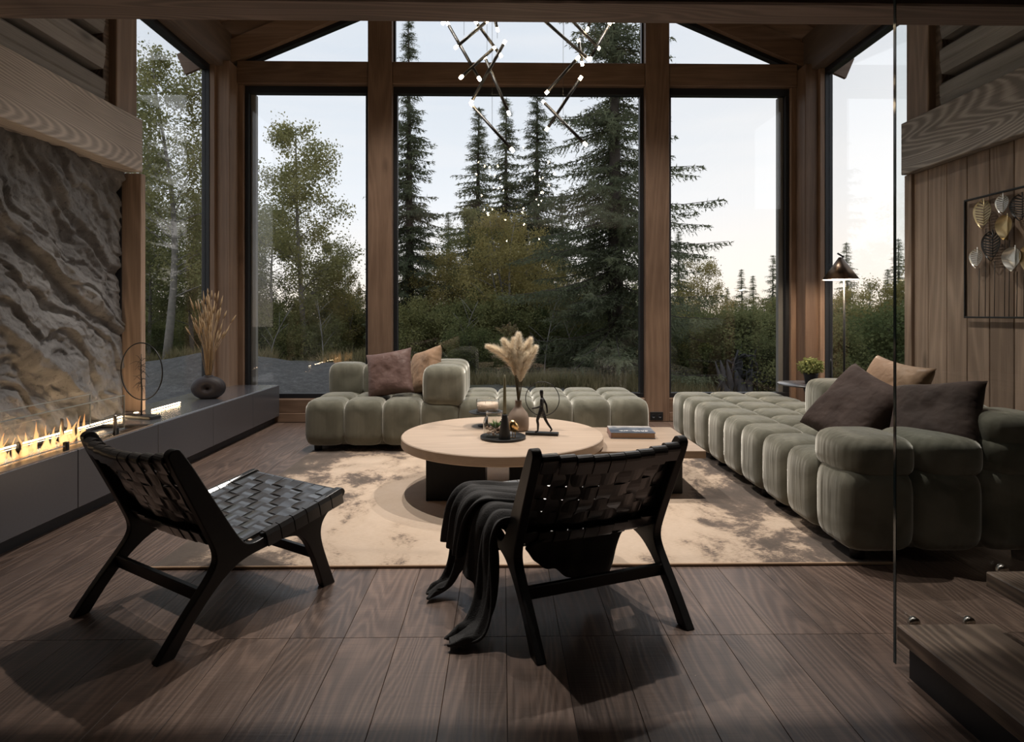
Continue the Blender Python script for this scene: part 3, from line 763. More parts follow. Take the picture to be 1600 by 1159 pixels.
far_sp = [(1160, 36, 420), (1178, 40, 430), (1207, 33, 398), (1228, 30, 408), (1325, 34, 378), (1405, 26, 372), (1385, 34, 420), (1360, 44, 440), (1135, 44, 450), (1265, 40, 420), (1440, 24, 330), (1480, 28, 340), (700, 30, 330), (668, 28, 380), (880, 30, 300), (930, 26, 330), (1010, 30, 330), (1060, 26, 360), (545, 30, 430), (560, 34, 440), (430, 40, 455), (350, 30, 330), (305, 26, 300), (230, 28, 260), (180, 26, 250), (130, 24, 200)]
for px, Y, py in far_sp:
    tree('sp_far', px, Y, hz(px, py, Y), 'spruce_tree', 'distant spruce ' + place(px, [q[0] for q in far_sp]), 'spruces of the distant treeline')
mid_b = [(425, 19, 330, 'bi_tall'), (520, 20, 380, 'bi_tall'), (548, 18, 425, 'bi_yellow'), (690, 18, 400, 'bi_yellow'), (735, 19, 330, 'bi_tall'), (835, 18, 360, 'bi_yellow'), (880, 17, 420, 'bi_yellow'), (300, 18, 300, 'bi_tall2'), (235, 17, 330, 'bi_tall'), (185, 16, 220, 'bi_tall2'), (1055, 18, 470, 'bi_yellow'), (1145, 24, 470, 'bi_yellow'), (1190, 22, 480, 'bi_yellow'), (1225, 20, 470, 'bi_yellow'), (1290, 20, 470, 'bi_yellow'), (1345, 21, 455, 'bi_yellow'), (1400, 18, 445, 'bi_yellow'), (1440, 17, 420, 'bi_yellow'), (340, 20, 400, 'bi_yellow')]
for px, Y, py, kd in mid_b:
    tree(kd, px, Y, hz(px, py, Y), 'birch_tree', 'young birch ' + place(px, [q[0] for q in mid_b]), 'young birches of the leafy belt')
shr = []
rs = random.Random(3)
for i in range(76):
    px = 180 + (1480 - 180) * ((i * .618) % 1)
    Y = rs.uniform(14.4, 24) if px < 592 else rs.uniform(12.6, 22)
    top = rs.uniform(455, 510) if px < 1040 else rs.uniform(470, 520)
    shr.append((px, Y, top))
for i, (px, Y, top) in enumerate(shr):
    h = max(1.2, hz(px, top, Y))
    tree('shrub' if i % 2 else 'shrub2', px, Y, min(h, 4.2), 'leafy_shrub', 'dark leafy shrub in the undergrowth outside the ' + pane_of(px), 'shrubs outside the ' + pane_of(px), wide=1.15)
# bare saplings in the centre window
for i, (px, Y, py, bend) in enumerate([(715, 13.5, 470, .5), (742, 13.2, 500, -.35), (850, 13.4, 455, .4), (900, 13.8, 500, -.3), (1030, 13.0, 520, .2), (420, 15.0, 480, .6), (505, 15.5, 470, -.2)]):
    X_ = xat(px, Y); h = hz(px, py, Y); mb = MB()
    f = lambda t: Vector((bend * t * t * .9, .1 * t, h * t))
    mb.tube([f(t / 6) for t in range(7)], [.020 * (1 - .8 * t / 6) for t in range(7)], 6)
    for q in range(6):
        t = .35 + .1 * q; p = f(t); d = Vector((R.uniform(-1, 1), R.uniform(-.6, .6), .9)).normalized() * h * .28
        mb.tube([p, p + d * .5 + Vector((0, 0, .02)), p + d], [.008, .005, .002], 4)
    o = mb.build('bare_sapling', M['sapling_bark'], None, (X_, Y, float(gz(X_, Y)) - .05))
    tag(o, 'thin bare sapling ' + ['leaning behind the armrest of the window sofa', 'just left of the pampas plumes', 'just right of the pampas plumes', 'before the trunk of the broad spruce', 'hidden at the right post of the middle window', 'leaning left of the lone birch', 'right of the lone birch trunk'][i], 'tree', 'bare saplings at the edge of the wood')
# dead root stump
mb = MB(); X_ = xat(1150, 13.0); g0 = float(gz(X_, 13.0))
rs2 = random.Random(5)
for q in range(11):
    dx = rs2.uniform(-.42, .42); dz = rs2.uniform(.6, 1.25) * (1.25 - abs(dx)) * (1.25 if q == 3 else 1); r = rs2.uniform(.05, .12); bx_ = dx * .55
    pts = [Vector((bx_ + dx * .6 * t + rs2.uniform(-.05, .05), rs2.uniform(-.12, .12), dz * t)) for t in (0, .25, .5, .75, 1)]
    mb.tube(pts, [r * 1.5, r * 1.2, r * .9, r * .6, r * .1], 7)
for q in range(9):
    a = rs2.uniform(-.3, .3); b_ = rs2.uniform(.45, 1.1); cc = rs2.choice((-1, 1)) * rs2.uniform(.2, .5)
    mb.tube([Vector((a, 0, b_)), Vector((a + cc * .5, -.1, b_ + rs2.uniform(-.1, .15))), Vector((a + cc, -.12, b_ + rs2.uniform(-.25, .1))), Vector((a + cc * 1.05, -.12, b_ - rs2.uniform(.2, .5)))], [.035, .025, .016, .005], 5)
o = mb.build('dead_stump', plain('weathered grey root', (.075, .072, .075), .9, noise=.6, nscale=9, bump=.6), None, (X_, 13.0, g0 - .1)); tag(o, 'gnarled grey dead stump with splayed roots outside the right window', 'stump')
# dry grass along the berm
rsn = np.random.RandomState(4); n = 42000
gxx = rsn.uniform(-13, 9, n); y0_ = 11.3 + np.clip(-gxx, 0, 3.5) * .5; gyy = y0_ + np.abs(rsn.normal(0, 2.0, n))
keep = vnoise(gxx * .9 + 30, gyy * .9 + 30, 8) > .35; gxx = gxx[keep]; gyy = gyy[keep]; n = len(gxx)
base = np.stack([gxx, gyy, gz(gxx, gyy) - .02], 1); d = rsn.normal(size=(n, 3)) * .35; d[:, 2] = 1; d /= np.linalg.norm(d, axis=1, keepdims=True)
V, F = tri_spikes(base, d, rsn.uniform(.12, .42, n), rsn.uniform(.012, .03, n), rsn)
o = link('grass', np_mesh('grass', V, F, M['dry_blade'])); tag(o, 'dry tawny grass along the gravel edge under the trees', 'grass', kind='stuff')
# stones and a plank end on the gravel
for (px, py, Y, w_) in ((393, 580, 12.0, .15),):
    X_ = xat(px, Y); mb = MB(); sv = []
    nr = random.Random(px)
    mb.lathe([(w_ * .3, -.02), (w_ * nr.uniform(.9, 1.1), w_ * .1), (w_ * nr.uniform(.7, 1), w_ * .4), (w_ * .3, w_ * .62)], 7, smooth=False, sy=.8)
    o = mb.build('stone', plain('grey stone', (.26, .25, .24), .9, noise=.3, nscale=20), None, (X_, Y, float(gz(X_, Y))), (0, 0, nr.uniform(0, 3)))
    tag(o, 'pale stone lying on the gravel outside the left front window', 'stone')

# ------------------------------------------------------------------ low cabinet bench
def cabinets():
    XF, ZT = -2.35, .40
    seams = [2.62, 3.405, 4.19, 4.98, 5.77, YB - .005]
    root = None
    for i in range(len(seams) - 1):
        a, b_ = seams[i], seams[i + 1]
        lab = ['low charcoal cabinet unit nearest the camera, under the fire', 'second low charcoal cabinet unit, under the end of the fire', 'low charcoal cabinet unit beneath the thin hoop sculpture', 'low charcoal cabinet unit beneath the round dark vase', 'low charcoal cabinet unit in the corner by the windows'][i]
        root = empty('low_cabinet', (XF, a, 0), 0, lab, 'cabinet', 'low cabinet run along the rock wall')
        L = b_ - a
        MB().box(-.60, -.022, .002, L - .002, .075, ZT - .022).build('carcass', M['cabinet'], root)
        MB().box(-.020, 0, .0025, L - .0025, .075, ZT - .003, .002).build('door', M['cabinet'], root)
        MB().box(-.60, -.05, 0, L, 0, .075).build('plinth', M['kick'], root)
    top = empty('cabinet_worktop', (XF, 2.62, ZT), 0, 'long smooth charcoal worktop over the low cabinets', 'worktop')
    # the top is broken open for the burner
    MB().box(-.60, -.021, 1.55, YB - 2.625, -.021, 0, .003).build('top', M['worktop'], top)
    MB().box(-.036, -.021, 0, 1.55, -.021, 0, .002).build('front_strip', plain('warm edge strip', (.22, .15, .10), .5), top)
    MB().box(-.60, -.36, 0, 1.55, -.021, 0, .003).build('back_strip', M['worktop'], top)
cabinets()

# ------------------------------------------------------------------ linear burner with glass guard
fb = empty('linear_fireplace', (-2.45, 2.65, .38), 0, 'long ribbon burner with open flames behind a low glass guard', 'fireplace')
dk = plain('burner steel', (.03, .028, .027), .3, .8)
mb = MB(); mb.box(-.26, 0, 0, 1.5, -.05, -.035); mb.box(-.26, -.25, 0, 1.5, -.035, .012); mb.box(-.01, .062, 0, 1.5, -.035, .014); mb.box(-.25, -.01, 0, .01, -.035, .012); mb.box(-.25, -.01, 1.49, 1.5, -.035, .012)
mb.build('burner_tray', dk, fb)
MB().box(-.165, -.095, .04, 1.15, -.035, -.005).build('burner_slot', plain('burner slot', (.015, .013, .012), .5), fb)
for (xg, y0, y1) in ((.012, .0, 1.30), (-.245, .0, 1.36)):
    MB().box(xg, xg + .008, y0, y1, .035, .245).build('glass_guard', M['smoke_glass'], fb)
    MB().box(xg, xg + .008, y0, y1, .243, .247).build('glass_edge', M['pale_edge'], fb); MB().box(xg, xg + .008, y0, y1, .033, .037).build('glass_edge', M['pale_edge'], fb); MB().box(xg, xg + .008, y1, y1 + .002, .035, .245).build('glass_edge', M['pale_edge'], fb)
    for y in (.30, .78, 1.22):
        MB().box(xg - .008, xg + .016, y - .012, y + .012, .0, .055, .003).build('glass_clip', M['matt_black'], fb)
for (xp, yp) in ((.022, 1.20), (-.235, 1.10)):
    MB().lathe([(.011, .015), (.011, .13), (.009, .134)], 12, (xp, yp, 0)).build('guard_post', M['steel'], fb)
rf = random.Random(12)
for i in range(54):
    yv = .05 + 1.1 * i / 54 + rf.uniform(-.02, .02); h = rf.choice([.05, .07, .09, .13, .16]) * rf.uniform(.8, 1.2); r = rf.uniform(.012, .026)
    ph = rf.uniform(0, 6); lean = rf.uniform(-.03, .05); pts = []; rr = []
    for k in range(9):
        t = k / 8; pts.append(Vector((.012 * math.sin(ph + 4 * t) * t, lean * t + .015 * math.sin(ph * 2 + 5 * t) * t, h * t))); rr.append(max(.001, r * (math.sin(math.pi * min(1, .18 + .6 * t)) * (1 - t) ** .75 + .02)))
    MB().tube(pts, rr, 8, cap=False, flat=.6).build('flame', M['flame'], fb, (-.13 + rf.uniform(-.02, .02), yv, -.008))

# warm light strip at the foot of the rock
led = empty('light_strip', (-2.745, 2.62, .40), 0, 'thin glowing light strip along the foot of the rock wall', 'light strip')
MB().box(-.008, .008, 0, 2.02, 0, .006).build('profile', M['steel'], led)
MB().box(-.006, .006, .01, 2.0, .006, .011).build('diffuser', M['led'], led)
led = empty('light_strip', (-2.70, 4.72, .40), 0, 'short glowing light strip lying before the side window', 'light strip')
MB().box(-.008, .008, 0, .42, 0, .006).build('profile', M['steel'], led)
MB().box(-.006, .006, .01, .41, .006, .011).build('diffuser', M['led'], led)

# hoop sculpture on the bench
hp = empty('hoop_sculpture', (-2.60, 4.42, .40), math.radians(-21), 'thin black hoop sculpture with wiry tree on a dark base', 'sculpture')
MB().box(-.14, .14, -.045, .045, 0, .022, .003).build('base', M['matt_black'], hp)
MB().tube([(.205 * math.cos(a * math.pi / 24), 0, .335 + .205 * math.sin(a * math.pi / 24)) for a in range(49)], .0045, 6, cap=False).build('hoop', M['matt_black'], hp)
mb = MB(); mb.tube([(0, 0, .02), (.004, 0, .2), (-.004, 0, .34), (.0, 0, .46)], [.006, .005, .004, .002], 6)
rr_ = random.Random(2)
for q in range(26):
    z = .22 + .2 * rr_.random(); an = rr_.uniform(-1.2, 1.2) + (math.pi if q % 2 else 0); l = rr_.uniform(.05, .13)
    mb.tube([(0, 0, z), (l * .5 * math.cos(an), rr_.uniform(-.01, .01), z + l * .5 * math.sin(an) * .5 + .01), (l * math.cos(an), rr_.uniform(-.02, .02), z + l * math.sin(an) * .5 - .01)], [.002, .0015, .0008], 4)
mb.build('wire_tree', M['matt_black'], hp)

# dark vase with dry grass
vz = empty('round_vase', (-2.60, 5.42, .40), math.radians(12), 'round dark ridged vase with a dimple on the low cabinet', 'vase')
nu, nv = 40, 64
U = np.linspace(-math.pi / 2, math.pi / 2, nu)[:, None]; Vv = np.linspace(0, 2 * math.pi, nv, endpoint=False)[None]
# vertical-disc body: axis along local Y, with a dimple in its faces
rad = .142 * np.cos(U) ** .62; hy = .062 * np.sin(U) ; dim = -.040 * np.exp(-(rad / .030) ** 2) * np.sign(U)
rid_ = 1 + .012 * np.sin(22 * U)
Xv = rad * np.cos(Vv) * rid_; Zv = np.maximum(rad * np.sin(Vv) * .74 * rid_, -.096) + .096; Yv = (hy + dim) * np.ones_like(Vv) * 1.15
V = np.stack([Xv, Yv, Zv], -1).reshape(-1, 3)
i = np.arange(nu - 1)[:, None] * nv + np.arange(nv)[None]; j = np.arange(nu - 1)[:, None] * nv + (np.arange(nv) + 1)[None] % nv
F = np.stack([i, j, j + nv, i + nv], -1).reshape(-1, 4)
link('body', np_mesh('vase_body', V, F, M['dark_ceramic'], True), vz)
MB().lathe([(.040, .188), (.036, .205), (.030, .205), (.030, .190)], 20).build('neck', M['dark_ceramic'], vz)
dg = empty('dried_grass', (-2.60, 5.42, .585), 0, 'bunch of straw coloured dried grass standing in the dark vase', 'dried grass')
rg = random.Random(8); mbs = MB(); heads = MB()
for q in range(85):
    an = rg.uniform(0, 6.28); sp = rg.uniform(0, .15) * (1 if rg.random() < .85 else 1.5); h = rg.uniform(.38, .78) * (1 - sp * .9)
    tip = Vector((math.cos(an) * sp, math.sin(an) * sp, h)); b0 = Vector((math.cos(an) * .018, math.sin(an) * .018, 0))
    mid = b0.lerp(tip, .55) - Vector((math.cos(an), math.sin(an), 0)) * sp * .25
    mbs.tube([b0, mid, tip], [.0022, .0018, .0012], 4)
    d = (tip - mid).normalized(); hl = rg.uniform(.05, .12)
    heads.tube([tip - d * hl * .6, tip - d * hl * .1, tip + d * hl * .5], [.003, .009, .001], 5)
mbs.build('stems', M['dry_grass'], dg); heads.build('seed_heads', M['dry_grass'], dg)

# ------------------------------------------------------------------ rug
rg_ = empty('area_rug', (.10, 4.05, 0), 0, 'large distressed beige and dark brown rug under the coffee tables', 'rug')
MB().box(-1.68, 1.68, -1.29, 1.35, 0.001, .011, .003).build('pile', M['rug'], rg_)
MB().box(-1.69, 1.69, -1.297, -1.285, 0.001, .0125, .002).build('edge_binding', plain('rug binding', (.42, .28, .18), .85), rg_)

# ------------------------------------------------------------------ tufted sofas
def tuft_mesh(name, sx_, sy_, sz_, p=4.2, n=12, m=None, puff=0.0):
    lin = np.linspace(-1, 1, n + 1); V = []; F = []
    for ax in range(3):
        for sg in (-1, 1):
            A, B = np.meshgrid(lin, lin, indexing='ij'); C = np.full_like(A, sg)
            P = [None] * 3; P[ax] = C; P[(ax + 1) % 3] = A; P[(ax + 2) % 3] = B
            P = np.stack(P, -1).reshape(-1, 3); b = sum(len(v_) for v_ in V); V.append(P)
            f = grid_faces(n + 1, n + 1) + b
            F.append(f[:, ::-1] if sg < 0 else f)
    V = np.concatenate(V); F = np.concatenate(F)
    V = np.tan(V * .72) / math.tan(.72)
    r = (np.abs(V) ** p).sum(1, keepdims=True) ** (-1 / p); V = V * r
    V = V * np.array([sx_ / 2, sy_ / 2, sz_ / 2])
    import bmesh
    me = np_mesh(name, V, F, m or M['velvet'], True)
    bm = bmesh.new(); bm.from_mesh(me); bmesh.ops.remove_doubles(bm, verts=bm.verts, dist=1e-5); bmesh.ops.recalc_face_normals(bm, faces=bm.faces); bm.to_mesh(me); bm.free()
    me.polygons.foreach_set('use_smooth', [True] * len(me.polygons))
    return me
MOD = .95; TS = MOD / 3
tuft_me = tuft_mesh('seat_tuft', TS * 1.05, TS * 1.05, .385, 5.0)
foot_me = MB().lathe([(.03, 0), (.034, .05), (.034, .075)], 14).mesh('foot', M['dark_underside'])
core_me = MB().box(.05, MOD - .05, .05, MOD - .05, .06, .34, .03).mesh('seat_core', M['velvet'])
def seat_module(x0, y0, label, group):
    root = empty('tufted_seat', (x0, y0, 0), 0, label, 'sofa', group)
    link('core', core_me, root)
    for i in range(3):
        for j in range(3):
            link('tuft', tuft_me, root, (TS * (i + .5), TS * (j + .5), .245), (0, 0, math.pi / 2 * R.randint(0, 3)))
    for (fx, fy) in ((.09, .09), (MOD - .09, .09), (.09, MOD - .09), (MOD - .09, MOD - .09)): link('foot', foot_me, root, (fx, fy, 0))
    return root
SY = 5.02
S1 = seat_module(-1.63, SY, 'olive tufted seat module carrying the mauve and tan cushions', 'sofa along the window wall')
S2 = seat_module(-.68, SY, 'olive tufted seat module with armrest, behind the coffee table candles', 'sofa along the window wall')
S3 = seat_module(.27, SY, 'olive tufted seat module behind the book, end of the window sofa', 'sofa along the window wall')
def block(name, root, x_, y_, z_, me, n_, step, axis, half):
    r = empty(name, (x_ - root.location.x, y_ - root.location.y, z_), parent=root)
    for k in range(n_):
        p = [0, 0, half]; p[axis] = step * (k + .5); link('tuft', me, r, tuple(p))
    return r
arm_me = tuft_mesh('arm_tuft', .355, .330, .35, 4.5)
block('armrest', S2, -.49, SY, .37, arm_me, 3, .305, 1, .175)
bk_me = tuft_mesh('back_tuft', .335, .30, .34, 4.5)
block('backrest', S1, -1.62, SY + .80, .34, bk_me, 3, .315, 0, .18)
# long sofa along the plank wall
RX = 1.57
LS = [seat_module(RX, 2.73 + .965 * k, lab, 'long sofa along the plank wall') for k, lab in enumerate(['olive tufted seat module of the long sofa closest to camera, with arm pad', 'middle olive tufted seat module of the long sofa, with the cushions', 'olive tufted seat module of the long sofa nearest the window'])]
pad_me = tuft_mesh('arm_pad_tuft', .345, .40, .21, 3.6)
block('armrest', LS[0], RX + .02, 2.93, .385, pad_me, 3, .32, 0, .095)
sb_me = tuft_mesh('side_back_tuft', .33, .335, .32, 4.5)
block('backrest', LS[1], RX + .80, 3.49, .36, sb_me, 3, .32, 1, .165)
block('backrest', LS[0], RX + .84, 2.75, .36, sb_me, 2, .335, 1, .165)

# ------------------------------------------------------------------ cushions
def cushion_mesh(name, s, t, m, seed):
    rs_ = np.random.RandomState(seed); n = 33
    L = np.linspace(-1, 1, n); A, B = np.meshgrid(L, L, indexing='ij')
    pin = .10
    X_ = A * (1 - pin * (1 - A ** 2) * 0 - pin * (1 - B ** 2) * np.abs(A) ** 3 * .9); Y_ = B * (1 - pin * (1 - A ** 2) * np.abs(B) ** 3 * .9)
    H = t * ((1 - A ** 4) * (1 - B ** 4)) ** .5
    wr_ = (fbm(A * 2 + 5, B * 2 + 5, seed, 3) - .45) * t * .5
    edge = ((1 - A ** 2) * (1 - B ** 2)) ** .5
    top = np.stack([X_ * s / 2, Y_ * s / 2, H + wr_ * edge], -1).reshape(-1, 3); bot = np.stack([X_ * s / 2, Y_ * s / 2, -H + wr_ * edge], -1).reshape(-1, 3)
    f = grid_faces(n, n); V = np.concatenate([top, bot]); F = np.concatenate([f, f[:, ::-1] + n * n])
    me = np_mesh(name, V, F, m, True)
    import bmesh
    bm = bmesh.new(); bm.from_mesh(me); bmesh.ops.remove_doubles(bm, verts=bm.verts, dist=1e-4); bmesh.ops.recalc_face_normals(bm, faces=bm.faces); bm.to_mesh(me); bm.free()
    return me
def cushion(loc, rot, s, t, m, seed, label):
    o = link('cushion', cushion_mesh('cushion', s, t, m, seed), None, loc, [math.radians(a) for a in rot]); tag(o, label, 'cushion', None)
    return o
cushion((-.99, 5.36, .625), (68, -10, -6), .42, .075, M['mauve'], 31, 'mauve brown satin cushion on the window sofa')
cushion((-.70, 5.50, .63), (72, -14, -48), .42, .075, M['tan'], 32, 'tan satin cushion tucked behind the mauve one')
def cushion_on(center, ex, ey, sz, t, m, seed, label):
    ex = Vector(ex).normalized(); ey = Vector(ey); ey = (ey - ex * ey.dot(ex)).normalized(); ez = ex.cross(ey)
    o = link('cushion', cushion_mesh('cushion', sz, t, m, seed)); tag(o, label, 'cushion')
    o.matrix_world = Matrix(((ex.x, ey.x, ez.x, center[0]), (ex.y, ey.y, ez.y, center[1]), (ex.z, ey.z, ez.z, center[2]), (0, 0, 0, 1)))
    return o
cushion_on((2.00, 3.42, .605), (.16, -1, -.30), (.62, -.08, .76), .48, .085, M['brown_fab'], 33, 'front dark brown cushion standing on the long sofa')
cushion_on((2.25, 3.52, .665), (.10, -1, -.10), (.40, .10, .90), .46, .07, M['tan'], 34, 'tan cushion mostly hidden behind the dark ones')
cushion_on((2.17, 3.02, .625), (.55, -.82, .16), (.55, .25, .78), .42, .085, M['brown_fab'], 35, 'dark brown cushion behind the glass panel on the long sofa')

# ------------------------------------------------------------------ coffee tables
ct = empty('round_coffee_table', (.0, 3.96, 0), 0, 'round light oak coffee table on black slab legs', 'coffee table')
MB().lathe([(.60, .312), (.645, .312), (.650, .317), (.650, .367), (.645, .372), (.0005, .372)], 72).build('tabletop', M['oak'], ct)
autosmooth(ct.children[0], 35)
for (x0, x1, y0, y1) in ((-.465, -.105, -.26, .22), (.045, .42, -.20, .26)):
    MB().box(x0, x1, y0, y1, .012, .312, .003).build('leg', M['leg_black'], ct)
st = empty('square_side_table', (.90, 4.13, 0), 0, 'lower square oak table tucked under the round one, holding the book', 'coffee table')
MB().box(-.36, .36, -.39, .40, .255, .302, .003).build('tabletop', M['oak'], st)
for (x0, x1) in ((-.16, -.08), (.16, .24)): MB().box(x0, x1, -.30, .30, .012, .255, .003).build('leg', M['matt_black'], st)
# book
bk = empty('book', (.895, 4.23, .302), math.radians(-4), 'thick hardback book with blue grey cover on the square table', 'book')
BW_, BD, BH = .30, .25, .042
def cover_mat():
    m, nt, b, out = new_mat('printed cover'); co = nd(nt, 'TexCoord').outputs['Object']
    n = nd(nt, 'TexNoise', {'Vector': co, 'Scale': 9.0, 'Detail': 6.0, 'Distortion': .5}).outputs['Fac']
    y = nd(nt, 'SeparateXYZ', {0: co}).outputs['Y']
    f = mth(nt, 'ADD', n, mth(nt, 'MULTIPLY', y, 2.2))
    c = ramp(nt, f, [(.30, (.07, .085, .115)), (.55, (.15, .175, .215)), (.66, (.27, .28, .30)), (.78, (.52, .49, .46))])
    st_ = nd(nt, 'TexNoise', {'Vector': nd(nt, 'Mapping', {'Vector': co, 'Scale': (130, 25, 1)}).outputs[0], 'Scale': 1.0, 'Detail': 1.0}).outputs['Fac']
    xs = nd(nt, 'SeparateXYZ', {0: co}).outputs['X']
    band = mth(nt, 'MULTIPLY', mth(nt, 'LESS_THAN', mth(nt, 'ABSOLUTE', mth(nt, 'ADD', y, .055)), .017), mth(nt, 'LESS_THAN', mth(nt, 'ABSOLUTE', mth(nt, 'SUBTRACT', xs, .01)), .10))
    c = mixc(nt, mth(nt, 'MULTIPLY', band, mth(nt, 'GREATER_THAN', st_, .5)), c, (.75, .73, .70))
    nt.links.new(c, b.inputs['Base Color']); b.inputs['Roughness'].default_value = .3
    return m
cvm = cover_mat()
MB().box(-BW_ / 2 + .004, BW_ / 2 - .004, -BD / 2 + .004, BD / 2 - .004, .004, BH - .004).build('pages', plain('page edges', (.42, .29, .20), .8, noise=.15, nscale=200), bk)
MB().box(-BW_ / 2, BW_ / 2, -BD / 2, BD / 2, BH - .004, BH, .001).build('front_cover', cvm, bk)
MB().box(-BW_ / 2, BW_ / 2, -BD / 2, BD / 2, 0, .004, .001).build('back_cover', cvm, bk)
MB().box(-BW_ / 2 - .001, -BW_ / 2 + .004, -BD / 2, BD / 2, .003, BH - .003).build('spine', plain('pinkish spine', (.30, .17, .17), .45), bk)

# ------------------------------------------------------------------ things on the round table
TZ = .372
def on_table(name, px, Y, label, cat, rz=0, z=TZ):
    return empty(name, (xat(px, Y), Y, z), rz, label, cat)
tr = on_table('round_tray', 786, 3.80, 'small round black tray on the coffee table', 'tray')
MB().lathe([(.135, 0), (.142, .004), (.142, .016), (.137, .016), (.135, .007), (.0005, .007)], 48).build('dish', M['matt_black'], tr)
zt_ = TZ + .007
jr = on_table('terrarium_jar', 772, 3.83, 'clear glass jar with succulent and pebbles on the tray', 'jar', 0, zt_)
MB().lathe([(.055, 0), (.066, .006), (.069, .03), (.069, .09), (.062, .115), (.050, .128), (.050, .150), (.055, .156), (.052, .158), (.047, .150), (.047, .128), (.059, .113), (.066, .09), (.066, .03), (.060, .008), (.0005, .006)], 36).build('glass', M['jar'], jr)
rp = random.Random(4)
for q in range(34):
    a = rp.uniform(0, 6.28); r = .055 * math.sqrt(rp.random()); s_ = rp.uniform(.009, .014)
    MB().lathe([(s_ * .4, -s_ * .7), (s_, 0), (s_ * .5, s_ * .8)], 7, smooth=True).build('pebble', M['pebble'], jr, (r * math.cos(a), r * math.sin(a), .018 + rp.uniform(0, .035)), (rp.random(), rp.random(), 0))
for q in range(26):
    a = rp.uniform(0, 6.28); l = rp.uniform(.04, .07); t_ = rp.uniform(.3, 1.0)
    MB().tube([(0, 0, 0), (l * .5 * math.cos(a) * t_, l * .5 * math.sin(a) * t_, l * .5), (l * math.cos(a) * t_, l * math.sin(a) * t_, l * .85)], [.003, .005, .0005], 5).build('succulent_leaf', M['succulent'], jr, (.012, 0, .045))
ch = on_table('candle_holder', 788.5, 3.74, 'black cone candle holder on the tray', 'candle holder', 0, zt_)
MB().lathe([(.037, 0), (.038, .004), (.0175, .148), (.016, .152), (.013, .152), (.012, .13), (.0005, .13)], 32).build('cone', M['matt_black'], ch)
MB().tube([(-.03, 0, .108), (-.02, 0, .108)], .004, 8).build('peg', M['matt_black'], ch)
tcn = on_table('taper_candle', 788.5, 3.74, 'slim sage green taper candle in the black cone holder', 'candle', 0, zt_ + .131)
MB().lathe([(.0115, 0), (.0105, .10), (.008, .24), (.004, .262), (.0005, .265)], 18).build('wax', M['candle_green'], tcn)
MB().tube([(0, 0, .262), (.001, 0, .274)], .001, 5).build('wick', M['matt_black'], tcn)
bd = on_table('gold_bird', 803, 3.78, 'small golden bird figurine on the tray', 'figurine', math.radians(232), zt_)
nb = 24
mb = MB(); mb.tube([(-.044, 0, .040), (-.030, 0, .046), (-.012, 0, .056), (.003, 0, .070), (.011, 0, .086), (.014, 0, .100), (.013, 0, .112)], [.003, .014, .027, .030, .025, .019, .007], 16)
mb.build('body', M['gold'], bd)
MB().tube([(.028, 0, .102), (.043, 0, .099)], [.005, .0006], 8).build('beak', M['gold'], bd)
for s_ in (-1, 1):
    mb = MB(); mb.tube([(.0, s_ * .010, .05), (.0, s_ * .010, .003)], .0025, 6)
    for a in (-.5, 0, .5): mb.tube([(0, s_ * .010, .002), (.016 * math.cos(a), s_ * .010 + .016 * math.sin(a), .002)], .0018, 5)
    mb.build('leg', M['gold'], bd)
vs_ = on_table('bottle_vase', 810, 4.06, 'matt taupe bottle vase behind the tray', 'vase')
MB().lathe([(.055, 0), (.068, .008), (.071, .04), (.070, .085), (.060, .115), (.036, .145), (.024, .16), (.021, .19), (.023, .20), (.018, .20), (.018, .16), (.0005, .15)], 40).build('body', M['ceramic'], vs_)
pg = on_table('pampas_grass', 810, 4.06, 'cream pampas plumes standing in the taupe bottle vase', 'dried grass', 0, TZ + .16)
rs_ = np.random.RandomState(6)
for q, (dx, dy, h, curl) in enumerate(((-.050, .00, .45, -.17), (-.035, .02, .46, -.07), (.0, -.015, .48, .0), (.035, .01, .46, .05), (.060, -.01, .41, .06), (.025, -.03, .36, .03), (-.01, .03, .45, -.02))):
    f = lambda t: np.array([dx * t + curl * max(0, t - .55) ** 1.5 * 3.0, dy * t, h * t - abs(curl) * .9 * max(0, t - .7) ** 1.5 * 2])
    pl = empty('plume', parent=pg) if False else None
    st_o = MB().tube([Vector(f(t)) for t in np.linspace(0, .62, 6)], [.0035] * 6, 5).build('stem', M['pampas_stem'], pg)
    n = 2600; t = rs_.uniform(.45, 1.0, n) ; base = np.array([f(a) for a in t]); ax = np.array([f(min(1.02, a + .03)) - f(a - .03) for a in t]); ax /= np.linalg.norm(ax, axis=1, keepdims=True)
    d = rs_.normal(size=(n, 3)); d -= ax * (d * ax).sum(1, keepdims=True); d /= np.linalg.norm(d, axis=1, keepdims=True)
    wid = np.sin(np.clip((t - .42) / .62, 0, 1) * math.pi) ** .6
    base = base + d * (.010 * wid * rs_.rand(n))[:, None]
    dirs = ax * .8 + d * (.75 * wid[:, None]) + rs_.normal(size=(n, 3)) * .22; dirs /= np.linalg.norm(dirs, axis=1, keepdims=True)
    V, F = tri_spikes(base, dirs, .016 + .040 * wid * rs_.uniform(.5, 1.1, n), np.full(n, .0028), rs_)
    link('plume', np_mesh('plume', V, F, M['pampas']), pg)
sd = on_table('pedestal_stand', 760, 4.22, 'small black pedestal stand with round plate behind the jar', 'stand')
MB().lathe([(.060, 0), (.060, .006), (.012, .012), (.010, .080), (.030, .088), (.118, .092), (.122, .100), (.116, .099), (.0005, .097)], 40).build('pedestal', M['matt_black'], sd)
cj = on_table('jar_candle', 762, 4.22, 'wide pale candle in a clear glass on the pedestal stand', 'candle', 0, TZ + .098)
MB().lathe([(.076, 0), (.080, .004), (.080, .088), (.077, .090), (.0765, .086), (.0765, .008), (.0005, .006)], 40).build('glass', M['jar'], cj)
